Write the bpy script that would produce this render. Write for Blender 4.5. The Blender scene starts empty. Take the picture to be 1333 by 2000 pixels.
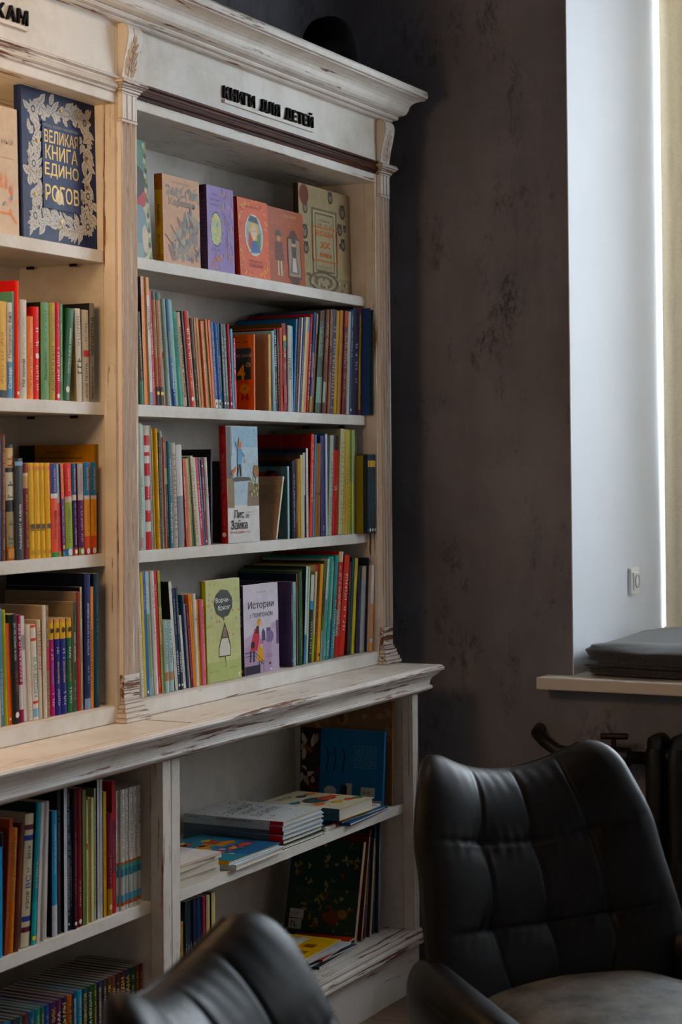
import bpy, bmesh, math, random
from mathutils import Vector, Matrix

random.seed(7)
sc = bpy.context.scene
COL = sc.collection

# ------------------------------------------------------------------ camera
W, H = 1333, 2000
FPX, PCX, PCY = 3634.55, 667.0, 821.67
YAW, PIT, ROL = math.radians(27.00177), math.radians(1.479258), math.radians(-0.469567)
CAM = Vector((-3.442, -2.265, 1.427))
_f = Vector((math.cos(YAW)*math.cos(PIT), math.sin(YAW)*math.cos(PIT), math.sin(PIT)))
_r = Vector((math.sin(YAW), -math.cos(YAW), 0))
_u = _r.cross(_f)
RGT = _r*math.cos(ROL) + _u*math.sin(ROL)
UPV = -_r*math.sin(ROL) + _u*math.cos(ROL)
FWD = _f
cam_d = bpy.data.cameras.new('camera')
cam = bpy.data.objects.new('camera', cam_d)
COL.objects.link(cam)
cam.matrix_world = Matrix(((RGT.x, UPV.x, -FWD.x, CAM.x), (RGT.y, UPV.y, -FWD.y, CAM.y), (RGT.z, UPV.z, -FWD.z, CAM.z), (0, 0, 0, 1)))
cam_d.sensor_fit = 'HORIZONTAL'
cam_d.sensor_width = 36.0
cam_d.lens = FPX/W*36.0
cam_d.shift_y = (PCY-H/2)/W
cam_d.clip_start = 0.05
cam_d.dof.use_dof = True
cam_d.dof.focus_distance = 4.45
cam_d.dof.aperture_fstop = cam_d.lens/12.5
sc.camera = cam

# ------------------------------------------------------------------ world, daylight, exposure
world = bpy.data.worlds.new('world')
sc.world = world
world.use_nodes = True
world.node_tree.nodes['Background'].inputs[0].default_value = (1.0, 0.94, 0.91, 1)
world.node_tree.nodes['Background'].inputs[1].default_value = 0.115

def area_light(name, loc, target, sx, sy, power, color):
    d = bpy.data.lights.new(name, 'AREA')
    d.shape = 'RECTANGLE'; d.size = sx; d.size_y = sy
    d.energy = power; d.color = color
    o = bpy.data.objects.new(name, d)
    COL.objects.link(o)
    o.location = loc
    o.rotation_euler = (Vector(target)-Vector(loc)).to_track_quat('-Z', 'Z').to_euler()
    return o
# daylight standing outside the window of the right-hand wall
area_light('daylight_window', (3.00, -1.40, 2.5), (0.6, -1.40, 1.3), 2.4, 2.4, 190, (0.80, 0.90, 1.0))
area_light('added_window_fill', (3.00, -4.15, 2.5), (0.4, -3.4, 1.2), 1.8, 2.4, 62, (0.84, 0.92, 1.0))  # added weak fill light outside the unseen second opening
# warm lamps of the room: one hanging left of the frame, one ceiling spot above the left bay
lamp_d = bpy.data.lights.new('room_lamp', 'POINT')
lamp_d.energy = 27; lamp_d.color = (1.0, 0.60, 0.29); lamp_d.shadow_soft_size = 0.22
lamp = bpy.data.objects.new('room_lamp', lamp_d)
COL.objects.link(lamp)
lamp.location = (-1.30, -.135, 2.0)
spot_d = bpy.data.lights.new('ceiling_spot', 'SPOT')
spot_d.energy = 50; spot_d.color = (1.0, 0.74, 0.50); spot_d.shadow_soft_size = 0.10
spot_d.spot_size = math.radians(75); spot_d.spot_blend = 1.0
spot = bpy.data.objects.new('ceiling_spot', spot_d)
COL.objects.link(spot)
spot.location = (-.35, -1.25, 3.25)
spot.rotation_euler = (Vector((-.75, 0, 1.55))-spot.location).to_track_quat('-Z', 'Z').to_euler()

sc.view_settings.view_transform = 'Standard'
sc.view_settings.look = 'None'
sc.view_settings.exposure = 0.06
sc.view_settings.gamma = 1.0
sc.view_settings.use_curve_mapping = False

# ------------------------------------------------------------------ helpers
def ray(x, y):
    return RGT*((x-PCX)/FPX) - UPV*((y-PCY)/FPX) + FWD
def onY(x, y, Y):
    d = ray(x, y); return CAM + d*((Y-CAM.y)/d.y)
def onZ(x, y, Z):
    d = ray(x, y); return CAM + d*((Z-CAM.z)/d.z)
def proj(p):
    q = Vector(p)-CAM; w = q.dot(FWD)
    return (PCX+FPX*q.dot(RGT)/w, PCY-FPX*q.dot(UPV)/w)
def xat(px, z, Y):
    y = 900.0
    for _ in range(5):
        p = onY(px, y, Y); y = proj((p.x, Y, z))[1]
    return onY(px, y, Y).x
def hx(s):
    s = s.lstrip('#')
    if len(s) == 3: s = ''.join(c*2 for c in s)
    v = [int(s[i:i+2], 16)/255 for i in (0, 2, 4)]
    return tuple((c/12.92 if c <= 0.04045 else ((c+0.055)/1.055)**2.4) for c in v)

class MB:
    """collects faces with a colour each, builds one mesh object"""
    def __init__(s): s.v = []; s.f = []; s.c = []
    def face(s, pts, c=(1, 1, 1)):
        n = len(s.v); s.v.extend([tuple(p) for p in pts]); s.f.append(tuple(range(n, n+len(pts)))); s.c.append(c)
    def box(s, x0, x1, y0, y1, z0, z1, c=(1, 1, 1)):
        n = len(s.v)
        s.v.extend([(x, y, z) for z in (z0, z1) for y in (y0, y1) for x in (x0, x1)])
        for q in ((0, 2, 3, 1), (4, 5, 7, 6), (0, 1, 5, 4), (2, 6, 7, 3), (0, 4, 6, 2), (1, 3, 7, 5)):
            s.f.append(tuple(n+i for i in q)); s.c.append(c)
        return s
    def grid(s, fn, nu, nv, c=(1, 1, 1), close_u=False, close_v=False):
        n = len(s.v)
        for j in range(nv+(0 if close_v else 1)):
            for i in range(nu+(0 if close_u else 1)):
                s.v.append(tuple(fn(i/nu, j/nv)))
        cu = nu if close_u else nu+1; cv = nv if close_v else nv+1
        for j in range(nv):
            for i in range(nu):
                a = n+j*cu+i; b = n+j*cu+(i+1) % cu
                d = n+((j+1) % cv)*cu+i; e = n+((j+1) % cv)*cu+(i+1) % cu
                s.f.append((a, b, e, d)); s.c.append(c)
        return s
    def tube(s, pts, r, seg=10, c=(1, 1, 1), caps=True):
        pts = [Vector(p) for p in pts]; n = len(s.v); rr = r if isinstance(r, (list, tuple)) else [r]*len(pts)
        prev = None
        for i, p in enumerate(pts):
            t = (pts[min(i+1, len(pts)-1)]-pts[max(i-1, 0)]).normalized()
            if prev is None:
                a = Vector((0, 0, 1)) if abs(t.z) < .9 else Vector((1, 0, 0)); x = t.cross(a).normalized()
            else: x = (prev-t*prev.dot(t)).normalized()
            prev = x; y = t.cross(x)
            for k in range(seg):
                a = 2*math.pi*k/seg; s.v.append(tuple(p+(x*math.cos(a)+y*math.sin(a))*rr[i]))
        for i in range(len(pts)-1):
            for k in range(seg):
                s.f.append((n+i*seg+k, n+i*seg+(k+1) % seg, n+(i+1)*seg+(k+1) % seg, n+(i+1)*seg+k)); s.c.append(c)
        if caps:
            s.f.append(tuple(n+k for k in reversed(range(seg)))); s.c.append(c)
            m = n+(len(pts)-1)*seg; s.f.append(tuple(m+k for k in range(seg))); s.c.append(c)
        return s
    def lathe(s, prof, cen, seg=24, c=(1, 1, 1)):
        cx, cy, cz = cen
        s.grid(lambda u, v: (cx+L(prof, v)[0]*math.cos(2*math.pi*u), cy+L(prof, v)[0]*math.sin(2*math.pi*u), cz+L(prof, v)[1]), seg, len(prof)-1, c, close_u=True)
        return s
    def sweepx(s, prof, x0, x1, xr=None, yb=None, c=(1, 1, 1)):
        """profile of (y, z) run along X; with xr the run turns the corner at the right: y offset p mirrors into x"""
        n = len(s.v); k = len(prof)
        if xr is None:
            for X in (x0, x1): s.v.extend([(X, y, z) for y, z in prof])
            runs = 2
        else:
            s.v.extend([(x0, y, z) for y, z in prof])
            s.v.extend([(xr-y, y, z) for y, z in prof])
            s.v.extend([(xr-y, yb, z) for y, z in prof])
            runs = 3
        for q in range(runs-1):
            for i in range(k):
                j = (i+1) % k
                s.f.append((n+q*k+i, n+q*k+j, n+(q+1)*k+j, n+(q+1)*k+i)); s.c.append(c)
        s.f.append(tuple(n+i for i in reversed(range(k)))); s.c.append(c)
        m = n+(runs-1)*k; s.f.append(tuple(m+i for i in range(k))); s.c.append(c)
        return s
    def build(s, name, mat, parent=None, smooth=False, bevel=0, colour=False, auto=None, fix=True):
        me = bpy.data.meshes.new(name)
        me.from_pydata(s.v, [], s.f)
        if colour:
            a = me.color_attributes.new('Col', 'FLOAT_COLOR', 'CORNER')
            buf = []
            for f, c in zip(s.f, s.c): buf.extend((c[0], c[1], c[2], 1.0)*len(f))
            a.data.foreach_set('color', buf)
        if fix:
            bm = bmesh.new(); bm.from_mesh(me)
            bmesh.ops.remove_doubles(bm, verts=bm.verts, dist=1e-6)
            bmesh.ops.recalc_face_normals(bm, faces=bm.faces)
            if bevel:
                bmesh.ops.bevel(bm, geom=[e for e in bm.edges if len(e.link_faces) == 2 and e.calc_face_angle(0) > .6], offset=bevel, segments=2, affect='EDGES', profile=.6)
            bm.to_mesh(me); bm.free()
        if smooth:
            me.polygons.foreach_set('use_smooth', [True]*len(me.polygons))
            if auto: 
                try: me.set_sharp_from_angle(angle=math.radians(auto))
                except Exception: pass
        me.materials.append(mat)
        o = bpy.data.objects.new(name, me)
        COL.objects.link(o)
        if parent: o.parent = parent
        return o
def L(p, t):
    i = min(int(round(t*(len(p)-1))), len(p)-1); return p[i]
def empty(name, loc=(0, 0, 0), rz=0.0):
    o = bpy.data.objects.new(name, None); COL.objects.link(o); o.location = loc; o.rotation_euler = (0, 0, rz); o.empty_display_size = .05
    return o
def tag(o, label=None, cat=None, group=None, kind=None):
    if label: o['label'] = label
    if cat: o['category'] = cat
    if group: o['group'] = group
    if kind: o['kind'] = kind
    return o
def smooth01(a, b, x):
    t = min(1, max(0, (x-a)/(b-a))); return t*t*(3-2*t)
def interp(tab, x):
    if x <= tab[0][0]: return tab[0][1]
    for (a, p), (b, q) in zip(tab, tab[1:]):
        if x <= b: return p+(q-p)*smooth01(a, b, x)
    return tab[-1][1]

# ------------------------------------------------------------------ materials
def new_mat(name):
    m = bpy.data.materials.new(name); m.use_nodes = True
    nt = m.node_tree; b = nt.nodes['Principled BSDF']
    return m, nt, b
def nd(nt, typ, **kw):
    n = nt.nodes.new(typ)
    for k, v in kw.items():
        if k.startswith('i_'):
            key = k[2:]; key = int(key) if key.isdigit() else key.replace('_', ' ')
            n.inputs[key].default_value = v
        else: setattr(n, k, v)
    return n
def noise(nt, vec, scale, detail=4, rough=.55):
    n = nd(nt, 'ShaderNodeTexNoise', i_Scale=scale, i_Detail=detail, i_Roughness=rough)
    nt.links.new(vec, n.inputs['Vector']); return n.outputs['Fac']
def mapped(nt, scale, loc=(0, 0, 0), space='Object'):
    tc = nd(nt, 'ShaderNodeTexCoord'); mp = nd(nt, 'ShaderNodeMapping')
    mp.inputs['Scale'].default_value = scale; mp.inputs['Location'].default_value = loc
    nt.links.new(tc.outputs[space], mp.inputs['Vector']); return mp.outputs['Vector']
def ramp(nt, fac, stops):
    r = nd(nt, 'ShaderNodeValToRGB')
    e = r.color_ramp.elements
    while len(e) < len(stops): e.new(.5)
    for q, (p, c) in zip(e, stops):
        q.position = p; q.color = (c[0], c[1], c[2], 1) if hasattr(c, '__len__') else (c, c, c, 1)
    nt.links.new(fac, r.inputs[0]); return r.outputs[0]
def math_(nt, op, a, b=None, clamp=False):
    n = nd(nt, 'ShaderNodeMath', operation=op, use_clamp=clamp)
    for i, q in enumerate((a, b)):
        if q is None: continue
        if isinstance(q, (int, float)): n.inputs[i].default_value = q
        else: nt.links.new(q, n.inputs[i])
    return n.outputs[0]
def mixc(nt, fac, a, b):
    n = nd(nt, 'ShaderNodeMix', data_type='RGBA')
    for k, q in ((0, fac), (6, a), (7, b)):
        if isinstance(q, (int, float)): n.inputs[k].default_value = q
        elif isinstance(q, tuple): n.inputs[k].default_value = (q[0], q[1], q[2], 1)
        else: nt.links.new(q, n.inputs[k])
    return n.outputs[2]
def bump(nt, b, h, strength, dist):
    n = nd(nt, 'ShaderNodeBump', i_Strength=strength, i_Distance=dist)
    nt.links.new(h, n.inputs['Height']); nt.links.new(n.outputs[0], b.inputs['Normal'])

def paint(name, grain='x', chip=.62, edge=1.0, base=('#e6e1d8'), stain=.35, erad=.004, wood=('#3c2015', '#7d4d2f', '#b58a5e')):
    """old white paint, worn through to brown wood at edges and in streaks along the grain"""
    m, nt, b = new_mat(name)
    st = {'x': (1.2, 26, 26), 'z': (26, 26, 1.2), 'n': (3, 3, 3)}[grain]
    v = mapped(nt, st); v1 = mapped(nt, (1, 1, 1))
    n1 = noise(nt, v, 3.2, 7, .68); n2 = noise(nt, v1, 3.0, 3, .6)
    s = math_(nt, 'ADD', n1, math_(nt, 'MULTIPLY', math_(nt, 'SUBTRACT', n2, .5), .34))
    chips = ramp(nt, s, [(chip, 0.0), (chip+.025, 1.0)])
    fac = chips
    if edge > 0:
        bv = nd(nt, 'ShaderNodeBevel', samples=3, i_Radius=erad)
        ge = nd(nt, 'ShaderNodeNewGeometry')
        dp = nd(nt, 'ShaderNodeVectorMath', operation='DOT_PRODUCT')
        nt.links.new(bv.outputs[0], dp.inputs[0]); nt.links.new(ge.outputs['Normal'], dp.inputs[1])
        ed = math_(nt, 'SUBTRACT', 1.0, dp.outputs['Value'])
        n3 = noise(nt, v, 6.0, 5, .7)
        e2 = math_(nt, 'MULTIPLY', math_(nt, 'MULTIPLY', ed, 5.0*edge), math_(nt, 'SUBTRACT', math_(nt, 'MULTIPLY', n3, 2.6), .75), True)
        fac = math_(nt, 'MAXIMUM', chips, e2, True)
    wood = ramp(nt, noise(nt, v, 9, 6, .7), [(.25, hx(wood[0])), (.55, hx(wood[1])), (.8, hx(wood[2]))])
    bs = hx(base)
    dirt = ramp(nt, noise(nt, v1, 5, 6, .7), [(.30, (bs[0]*.80, bs[1]*.75, bs[2]*.68)), (.55, bs)])
    stn = ramp(nt, noise(nt, v, 1.6, 4, .6), [(.60, 0.0), (.78, stain)])
    cl = mixc(nt, stn, dirt, hx('#b98f68'))
    nt.links.new(mixc(nt, fac, cl, wood), b.inputs['Base Color'])
    b.inputs['Roughness'].default_value = .5
    b.inputs['Specular IOR Level'].default_value = .35
    bump(nt, b, math_(nt, 'ADD', math_(nt, 'MULTIPLY', fac, -1.0), math_(nt, 'MULTIPLY', noise(nt, v, 25, 3), .35)), .45, .0012)
    return m
M = {}
M['paint_x'] = paint('chipped_white_paint', 'x', .602, 1.9, erad=.005)
M['paint_shelf'] = paint('white_shelf_paint', 'x', .80, .25, stain=.12)
M['paint_rail'] = paint('lightly_chipped_paint', 'x', .66, 1.2)
M['paint_in'] = paint('white_panel_paint', 'z', .78, .0, stain=.12)
M['paint_z'] = paint('worn_white_paint_upright', 'z', .605, 1.5)
M['paint_pil'] = paint('rubbed_white_paint_pilaster', 'z', .60, 1.8, erad=.004, wood=('#7a4c30', '#b58560', '#d6b088'))
def flute_paint():
    """white paint left in the flutes, rubbed to pale wood on the ridges between them"""
    m, nt, b = new_mat('fluted_rubbed_paint'); v = mapped(nt, (30, 30, 1.6)); v1 = mapped(nt, (1, 1, 1))
    sp = nd(nt, 'ShaderNodeSeparateXYZ'); nt.links.new(v1, sp.inputs[0])
    ridge = ramp(nt, math_(nt, 'MULTIPLY', sp.outputs['Y'], -100), [(.93, 0.0), (1.0, 1.0)])
    fac = math_(nt, 'MULTIPLY', ridge, ramp(nt, noise(nt, v, 1.4, 6, .7), [(.34, 0.0), (.50, .9)]))
    fac = math_(nt, 'MAXIMUM', fac, ramp(nt, noise(nt, v, 2.6, 7, .7), [(.64, 0.0), (.68, .8)]))
    wood = ramp(nt, noise(nt, v, 5, 5, .7), [(.25, hx('#7d4e30')), (.5, hx('#b4825a')), (.8, hx('#d8b28a'))])
    nt.links.new(mixc(nt, fac, hx('#e9e3da'), wood), b.inputs['Base Color'])
    b.inputs['Roughness'].default_value = .55; b.inputs['Specular IOR Level'].default_value = .3
    bump(nt, b, noise(nt, v, 8, 4), .25, .001)
    return m
M['paint_flute'] = flute_paint()
M['paint_bare'] = paint('bare_rubbed_block', 'x', .47, 1.5)
M['paint_mold'] = paint('worn_moulding_paint', 'x', .555, 2.0, stain=.6)
M['paint_worn'] = paint('heavily_worn_paint', 'x', .585, 1.7)
def wood_mat(name, cols, st=(1.2, 18, 18), rough=.6):
    m, nt, b = new_mat(name); v = mapped(nt, st)
    nt.links.new(ramp(nt, noise(nt, v, 4, 7, .7), cols), b.inputs['Base Color'])
    b.inputs['Roughness'].default_value = rough
    b.inputs['Specular IOR Level'].default_value = .18
    bump(nt, b, noise(nt, v, 12, 4), .2, .001)
    return m
M['brown'] = wood_mat('dark_brown_stripped_wood', [(.30, hx('#1c0c07')), (.52, hx('#4a2212')), (.70, hx('#743c1e')), (.90, hx('#9a6438'))])
M['plank'] = wood_mat('pale_floor_plank', [(.3, hx('#6d5847')), (.7, hx('#8d7560'))], (9, 1.0, 9), .4)

def plaster(name, c0, c1, c2):
    m, nt, b = new_mat(name)
    v = mapped(nt, (1, 1, 1)); v2 = mapped(nt, (1.6, 1.6, .8), (3, 1, 2))
    n = noise(nt, v, 1.3, 6, .62)
    n3 = noise(nt, mapped(nt, (5, 5, .8)), 1.2, 5, .6)
    c = ramp(nt, math_(nt, 'ADD', math_(nt, 'MULTIPLY', n, .7), math_(nt, 'MULTIPLY', n3, .3)), [(.34, hx(c0)), (.5, hx(c1)), (.66, hx(c2))])
    blot = math_(nt, 'MULTIPLY', ramp(nt, noise(nt, v2, 4.2, 8, .72), [(.53, 0.0), (.66, 1.0)]), ramp(nt, noise(nt, mapped(nt, (1, 1, .55)), 48, 4, .75), [(.44, 0.0), (.56, 1.0)]))
    c = mixc(nt, math_(nt, 'MULTIPLY', blot, .7), c, hx('#2c2b2d'))
    nt.links.new(c, b.inputs['Base Color'])
    b.inputs['Roughness'].default_value = .75
    b.inputs['Specular IOR Level'].default_value = .25
    bump(nt, b, noise(nt, v, 40, 5, .6), .25, .002)
    return m
M['plaster'] = plaster('grey_brown_decorative_plaster', '#60616a', '#7c7d88', '#9394a0')
def plain(name, c, rough=.5, spec=.4, metal=0, nscale=30, var=.06, bmp=0.0):
    m, nt, b = new_mat(name); k = hx(c)
    v = mapped(nt, (1, 1, 1))
    nt.links.new(ramp(nt, noise(nt, v, nscale, 4), [(.3, tuple(q*(1-var) for q in k)), (.7, tuple(min(1, q*(1+var)) for q in k))]), b.inputs['Base Color'])
    b.inputs['Roughness'].default_value = rough; b.inputs['Specular IOR Level'].default_value = spec; b.inputs['Metallic'].default_value = metal
    if bmp: bump(nt, b, noise(nt, v, nscale*3, 3), bmp, .001)
    return m
M['white_wall'] = plain('pale_grey_reveal_paint', '#dfe2e6', .55, .3, 0, 4, .02)
M['ceil'] = plain('ceiling_paint', '#8d8a86', .8, .2, 0, 3, .04)
M['cream_frame'] = plain('cream_window_frame', '#d9c7a4', .5, .3, 0, 6, .05)
M['white_plastic'] = plain('white_plastic', '#eceae4', .35, .5, 0, 10, .02)
M['grey_plastic'] = plain('grey_plastic', '#a8a8a6', .4, .5, 0, 10, .02)
M['sill'] = plain('white_sill_laminate', '#ddd6cc', .4, .4, 0, 8, .03)
M['iron'] = plain('black_cast_iron', '#17171a', .45, .5, .2, 40, .25, .3)
M['black_sign'] = plain('black_letter_acrylic', '#0d0b09', .75, .15, 0, 20, .1)
M['capcloth'] = plain('black_cotton', '#08080b', .95, .1, 0, 300, .3, .4)
M['dark_steel'] = plain('dark_steel', '#26262a', .35, .5, .8, 30, .1)
M['brass'] = plain('brass_screw', '#8a6a35', .35, .5, .9, 30, .1)
def fabric():
    m, nt, b = new_mat('charcoal_woven_fabric'); v = mapped(nt, (1, 1, 1))
    nt.links.new(ramp(nt, noise(nt, v, 220, 3, .7), [(.3, hx('#2b2b2c')), (.7, hx('#4b4b4a'))]), b.inputs['Base Color'])
    b.inputs['Roughness'].default_value = .95; b.inputs['Sheen Weight'].default_value = .25
    bump(nt, b, noise(nt, v, 260, 2), .5, .001)
    return m
M['fabric'] = fabric()
def curtain_cloth():
    m, nt, b = new_mat('beige_curtain_cloth'); v = mapped(nt, (1, 1, 1))
    c = ramp(nt, noise(nt, v, 180, 3), [(.3, hx('#d8ccb4')), (.7, hx('#e6dcc8'))])
    nt.links.new(c, b.inputs['Base Color']); b.inputs['Roughness'].default_value = .95
    tr = nd(nt, 'ShaderNodeBsdfTranslucent'); nt.links.new(c, tr.inputs[0])
    mx = nd(nt, 'ShaderNodeMixShader'); mx.inputs[0].default_value = .25
    nt.links.new(b.outputs[0], mx.inputs[1]); nt.links.new(tr.outputs[0], mx.inputs[2])
    nt.links.new(mx.outputs[0], nt.nodes['Material Output'].inputs[0])
    return m
M['curtain'] = curtain_cloth()
def leather(name, base, worn, amt, r0=.30):
    m, nt, b = new_mat(name); v = mapped(nt, (1, 1, 1))
    sc_ = ramp(nt, noise(nt, v, 7, 8, .72), [(.42, 0.0), (.72, amt)])
    nt.links.new(mixc(nt, sc_, hx(base), hx(worn)), b.inputs['Base Color'])
    nt.links.new(math_(nt, 'ADD', math_(nt, 'MULTIPLY', noise(nt, v, 11, 5), .22), r0-.06), b.inputs['Roughness'])
    b.inputs['Specular IOR Level'].default_value = .30
    vo = nd(nt, 'ShaderNodeTexVoronoi', feature='DISTANCE_TO_EDGE', i_Scale=260)
    nt.links.new(v, vo.inputs['Vector'])
    h = math_(nt, 'ADD', math_(nt, 'MULTIPLY', vo.outputs['Distance'], .25), noise(nt, mapped(nt, (1, 1, 2.2)), 16, 6, .6))
    bump(nt, b, h, .16, .003)
    return m
M['leather'] = leather('black_leather', '#070709', '#1e1e20', .5, .38)
M['leather_seat'] = leather('scuffed_black_leather', '#383836', '#86847c', .85, .45)
def glass():
    m, nt, b = new_mat('window_glass')
    b.inputs['Base Color'].default_value = (1, 1, 1, 1); b.inputs['Roughness'].default_value = 0.0
    b.inputs['Transmission Weight'].default_value = 1.0; b.inputs['IOR'].default_value = 1.02
    return m
M['glass'] = glass()
def printed():
    """printed paper and board: the ink colour of each area is stored with the mesh"""
    m, nt, b = new_mat('printed_cover')
    a = nd(nt, 'ShaderNodeVertexColor', layer_name='Col')
    v = mapped(nt, (1, 1, 1))
    n = ramp(nt, noise(nt, v, 45, 4, .6), [(.3, .86), (.7, 1.0)])
    mx = nd(nt, 'ShaderNodeMix', data_type='RGBA', blend_type='MULTIPLY'); mx.inputs[0].default_value = 1
    nt.links.new(a.outputs[0], mx.inputs[6]); nt.links.new(n, mx.inputs[7]); nt.links.new(mx.outputs[2], b.inputs['Base Color'])
    b.inputs['Roughness'].default_value = .45; b.inputs['Specular IOR Level'].default_value = .2
    return m
M['print'] = printed()
def foil():
    m, nt, b = new_mat('foil_print')
    a = nd(nt, 'ShaderNodeVertexColor', layer_name='Col')
    nt.links.new(a.outputs[0], b.inputs['Base Color'])
    nt.links.new(math_(nt, 'ADD', math_(nt, 'MULTIPLY', noise(nt, mapped(nt, (1, 1, 1)), 40, 2), .2), .25), b.inputs['Roughness'])
    b.inputs['Metallic'].default_value = .45
    return m
M['foil'] = foil()
def pages(name='page_edges', c0='#b9ad97', c1='#e8dfcd'):
    m, nt, b = new_mat(name)
    v = mapped(nt, (1500, 3, 3))
    nt.links.new(ramp(nt, noise(nt, v, 1, 2), [(.3, hx(c0)), (.7, hx(c1))]), b.inputs['Base Color'])
    b.inputs['Roughness'].default_value = .85
    return m
M['pages'] = pages()
M['dark_pages'] = pages('shade_tinted_page_edges', '#2c2a2a', '#4a4642')  # page edges coloured dark to stand for shade under the shelf above
# ------------------------------------------------------------------ the room
XW, YB, YR = 1.54, 0.285, -0.453       # window wall, wall behind the bookcase, left reveal of the window
ZS, ZT, ZC = 0.84, 3.15, 3.45          # sill, window head, ceiling
XG = 2.42                              # plane of the window frames
tag(MB().box(-5.5, XW+.2, YB, YB+.15, 0, ZC).build('wall_back', M['plaster']), 'grey plaster wall behind the bookcase', None, None, 'structure')
wins = [(YR, -2.35), (-3.35, -4.85)]  # second opening is out of view, added to let in the fill light
def wpiece(x0, x1, y0, y1, z0, z1):
    tag(MB().box(x0, x1, y0, y1, z0, z1).build('wall_right', M['plaster']), 'dark grey blotchy plaster window wall', None, None, 'structure')
wpiece(XW, XG, YR, YB, 0, ZC); wpiece(XW, XG, wins[1][0], wins[0][1], 0, ZC); wpiece(XW, XG, -6.0, wins[1][1], 0, ZC)
for a, b_ in wins: wpiece(XW, XG, b_, a, 0, ZS-.035); wpiece(XW, XG, b_, a, ZT, ZC)
tag(MB().box(-5.5, XG+.1, -6.0, YB+.15, ZC, ZC+.1).build('ceiling', M['ceil']), 'plain grey ceiling', None, None, 'structure')
fl = tag(MB().box(-5.5, XG+.1, -6.0, YB, -.08, -.012).build('floor', M['plank']), 'pale wooden plank floor', None, None, 'structure')
pm = None
for i in range(30):
    for j in range(2):
        x = -2.2+i*.125
        y0, y1 = ((-2.9, -.95), (-.947, YB))[j] if i % 2 else ((-2.9, -.45), (-.447, YB))[j]
        o = MB().box(x+.0012, x+.1238, y0, y1, -.012, 0).build('floor_plank', M['plank'], fl)
for n, (a, b_) in enumerate(wins):
    wn = empty('window_%d' % (n+1), (XG, (a+b_)/2, ZS)); wn['kind'] = 'structure'
    tag(wn, 'tall window in a deep white reveal' if n == 0 else 'added unseen second window letting in fill light', None, None, 'structure')
    def P(name, mb, mat, bevel=0, smooth=False):
        mb.v = [(x-XG, y-(a+b_)/2, z-ZS) for x, y, z in mb.v]
        return mb.build(name, mat, wn, bevel=bevel, smooth=smooth)
    P('reveal_panel', MB().box(XW+.0005, XG, a-.003, a-.0002, ZS-.02, ZT), M['white_wall'])
    P('reveal_panel', MB().box(XW-.001, XG, b_, b_+.012, ZS-.02, ZT), M['white_wall'])
    P('reveal_panel', MB().box(XW-.001, XG, b_+.012, a-.012, ZT-.012, ZT), M['white_wall'])
    # narrow strip of glass beside the reveal, then the frame posts
    y0 = a-.003
    fr = MB()
    posts = [(-.045+(a+b_)/2, .045+(a+b_)/2), (b_+.012, b_+.08)]
    for p, q in posts: fr.box(XG-.02, XG+.05, min(p, q), max(p, q), ZS, ZT-.012)
    fr.box(XG-.02, XG+.05, b_+.012, y0, ZS, ZS+.07); fr.box(XG-.02, XG+.05, b_+.012, y0, ZT-.1, ZT-.012)
    P('window_frame', fr, M['cream_frame'])
    P('glass_pane', MB().box(XG+.012, XG+.018, b_+.012, y0, ZS, ZT-.012), M['glass'])
    P('window_sill', MB().box(XW-.085, XG+.05, b_-.08, a+.078, ZS-.034, ZS), M['sill'], bevel=.004)
    if n == 0:
        P('screw', MB().lathe([(0, 0), (.004, 0), (.004, .004), (0, .005)], (0, 0, 0), 8), M['brass']).location = (2.385-XG, YR-.005-(a+b_)/2, 2.88-ZS)
# socket on the reveal
s0 = empty('power_outlet', (2.07, YR-.003, 1.075))
tag(s0, 'white square power outlet on the white window reveal', 'outlet')
MB().box(-.04, .04, -.012, 0, -.041, .041).build('cover_plate', M['white_plastic'], s0, bevel=.004)
MB().box(-.027, .027, -.017, -.011, -.027, .027).build('inner_frame', M['white_plastic'], s0, bevel=.002)
so = MB().lathe([(.021, 0), (.021, .003), (.018, .003), (.017, -.006), (.0001, -.006)], (0, 0, 0), 20).build('socket', M['grey_plastic'], s0, smooth=True)
so.rotation_euler = (math.pi/2, 0, 0); so.location = (0, -.0165, 0)
for dx in (-.008, .008):
    h = MB().lathe([(.0001, .001), (.0028, .001), (.0028, 0)], (0, 0, 0), 8).build('pin_hole', M['iron'], so); h.location = (dx, 0, -.006)

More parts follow.
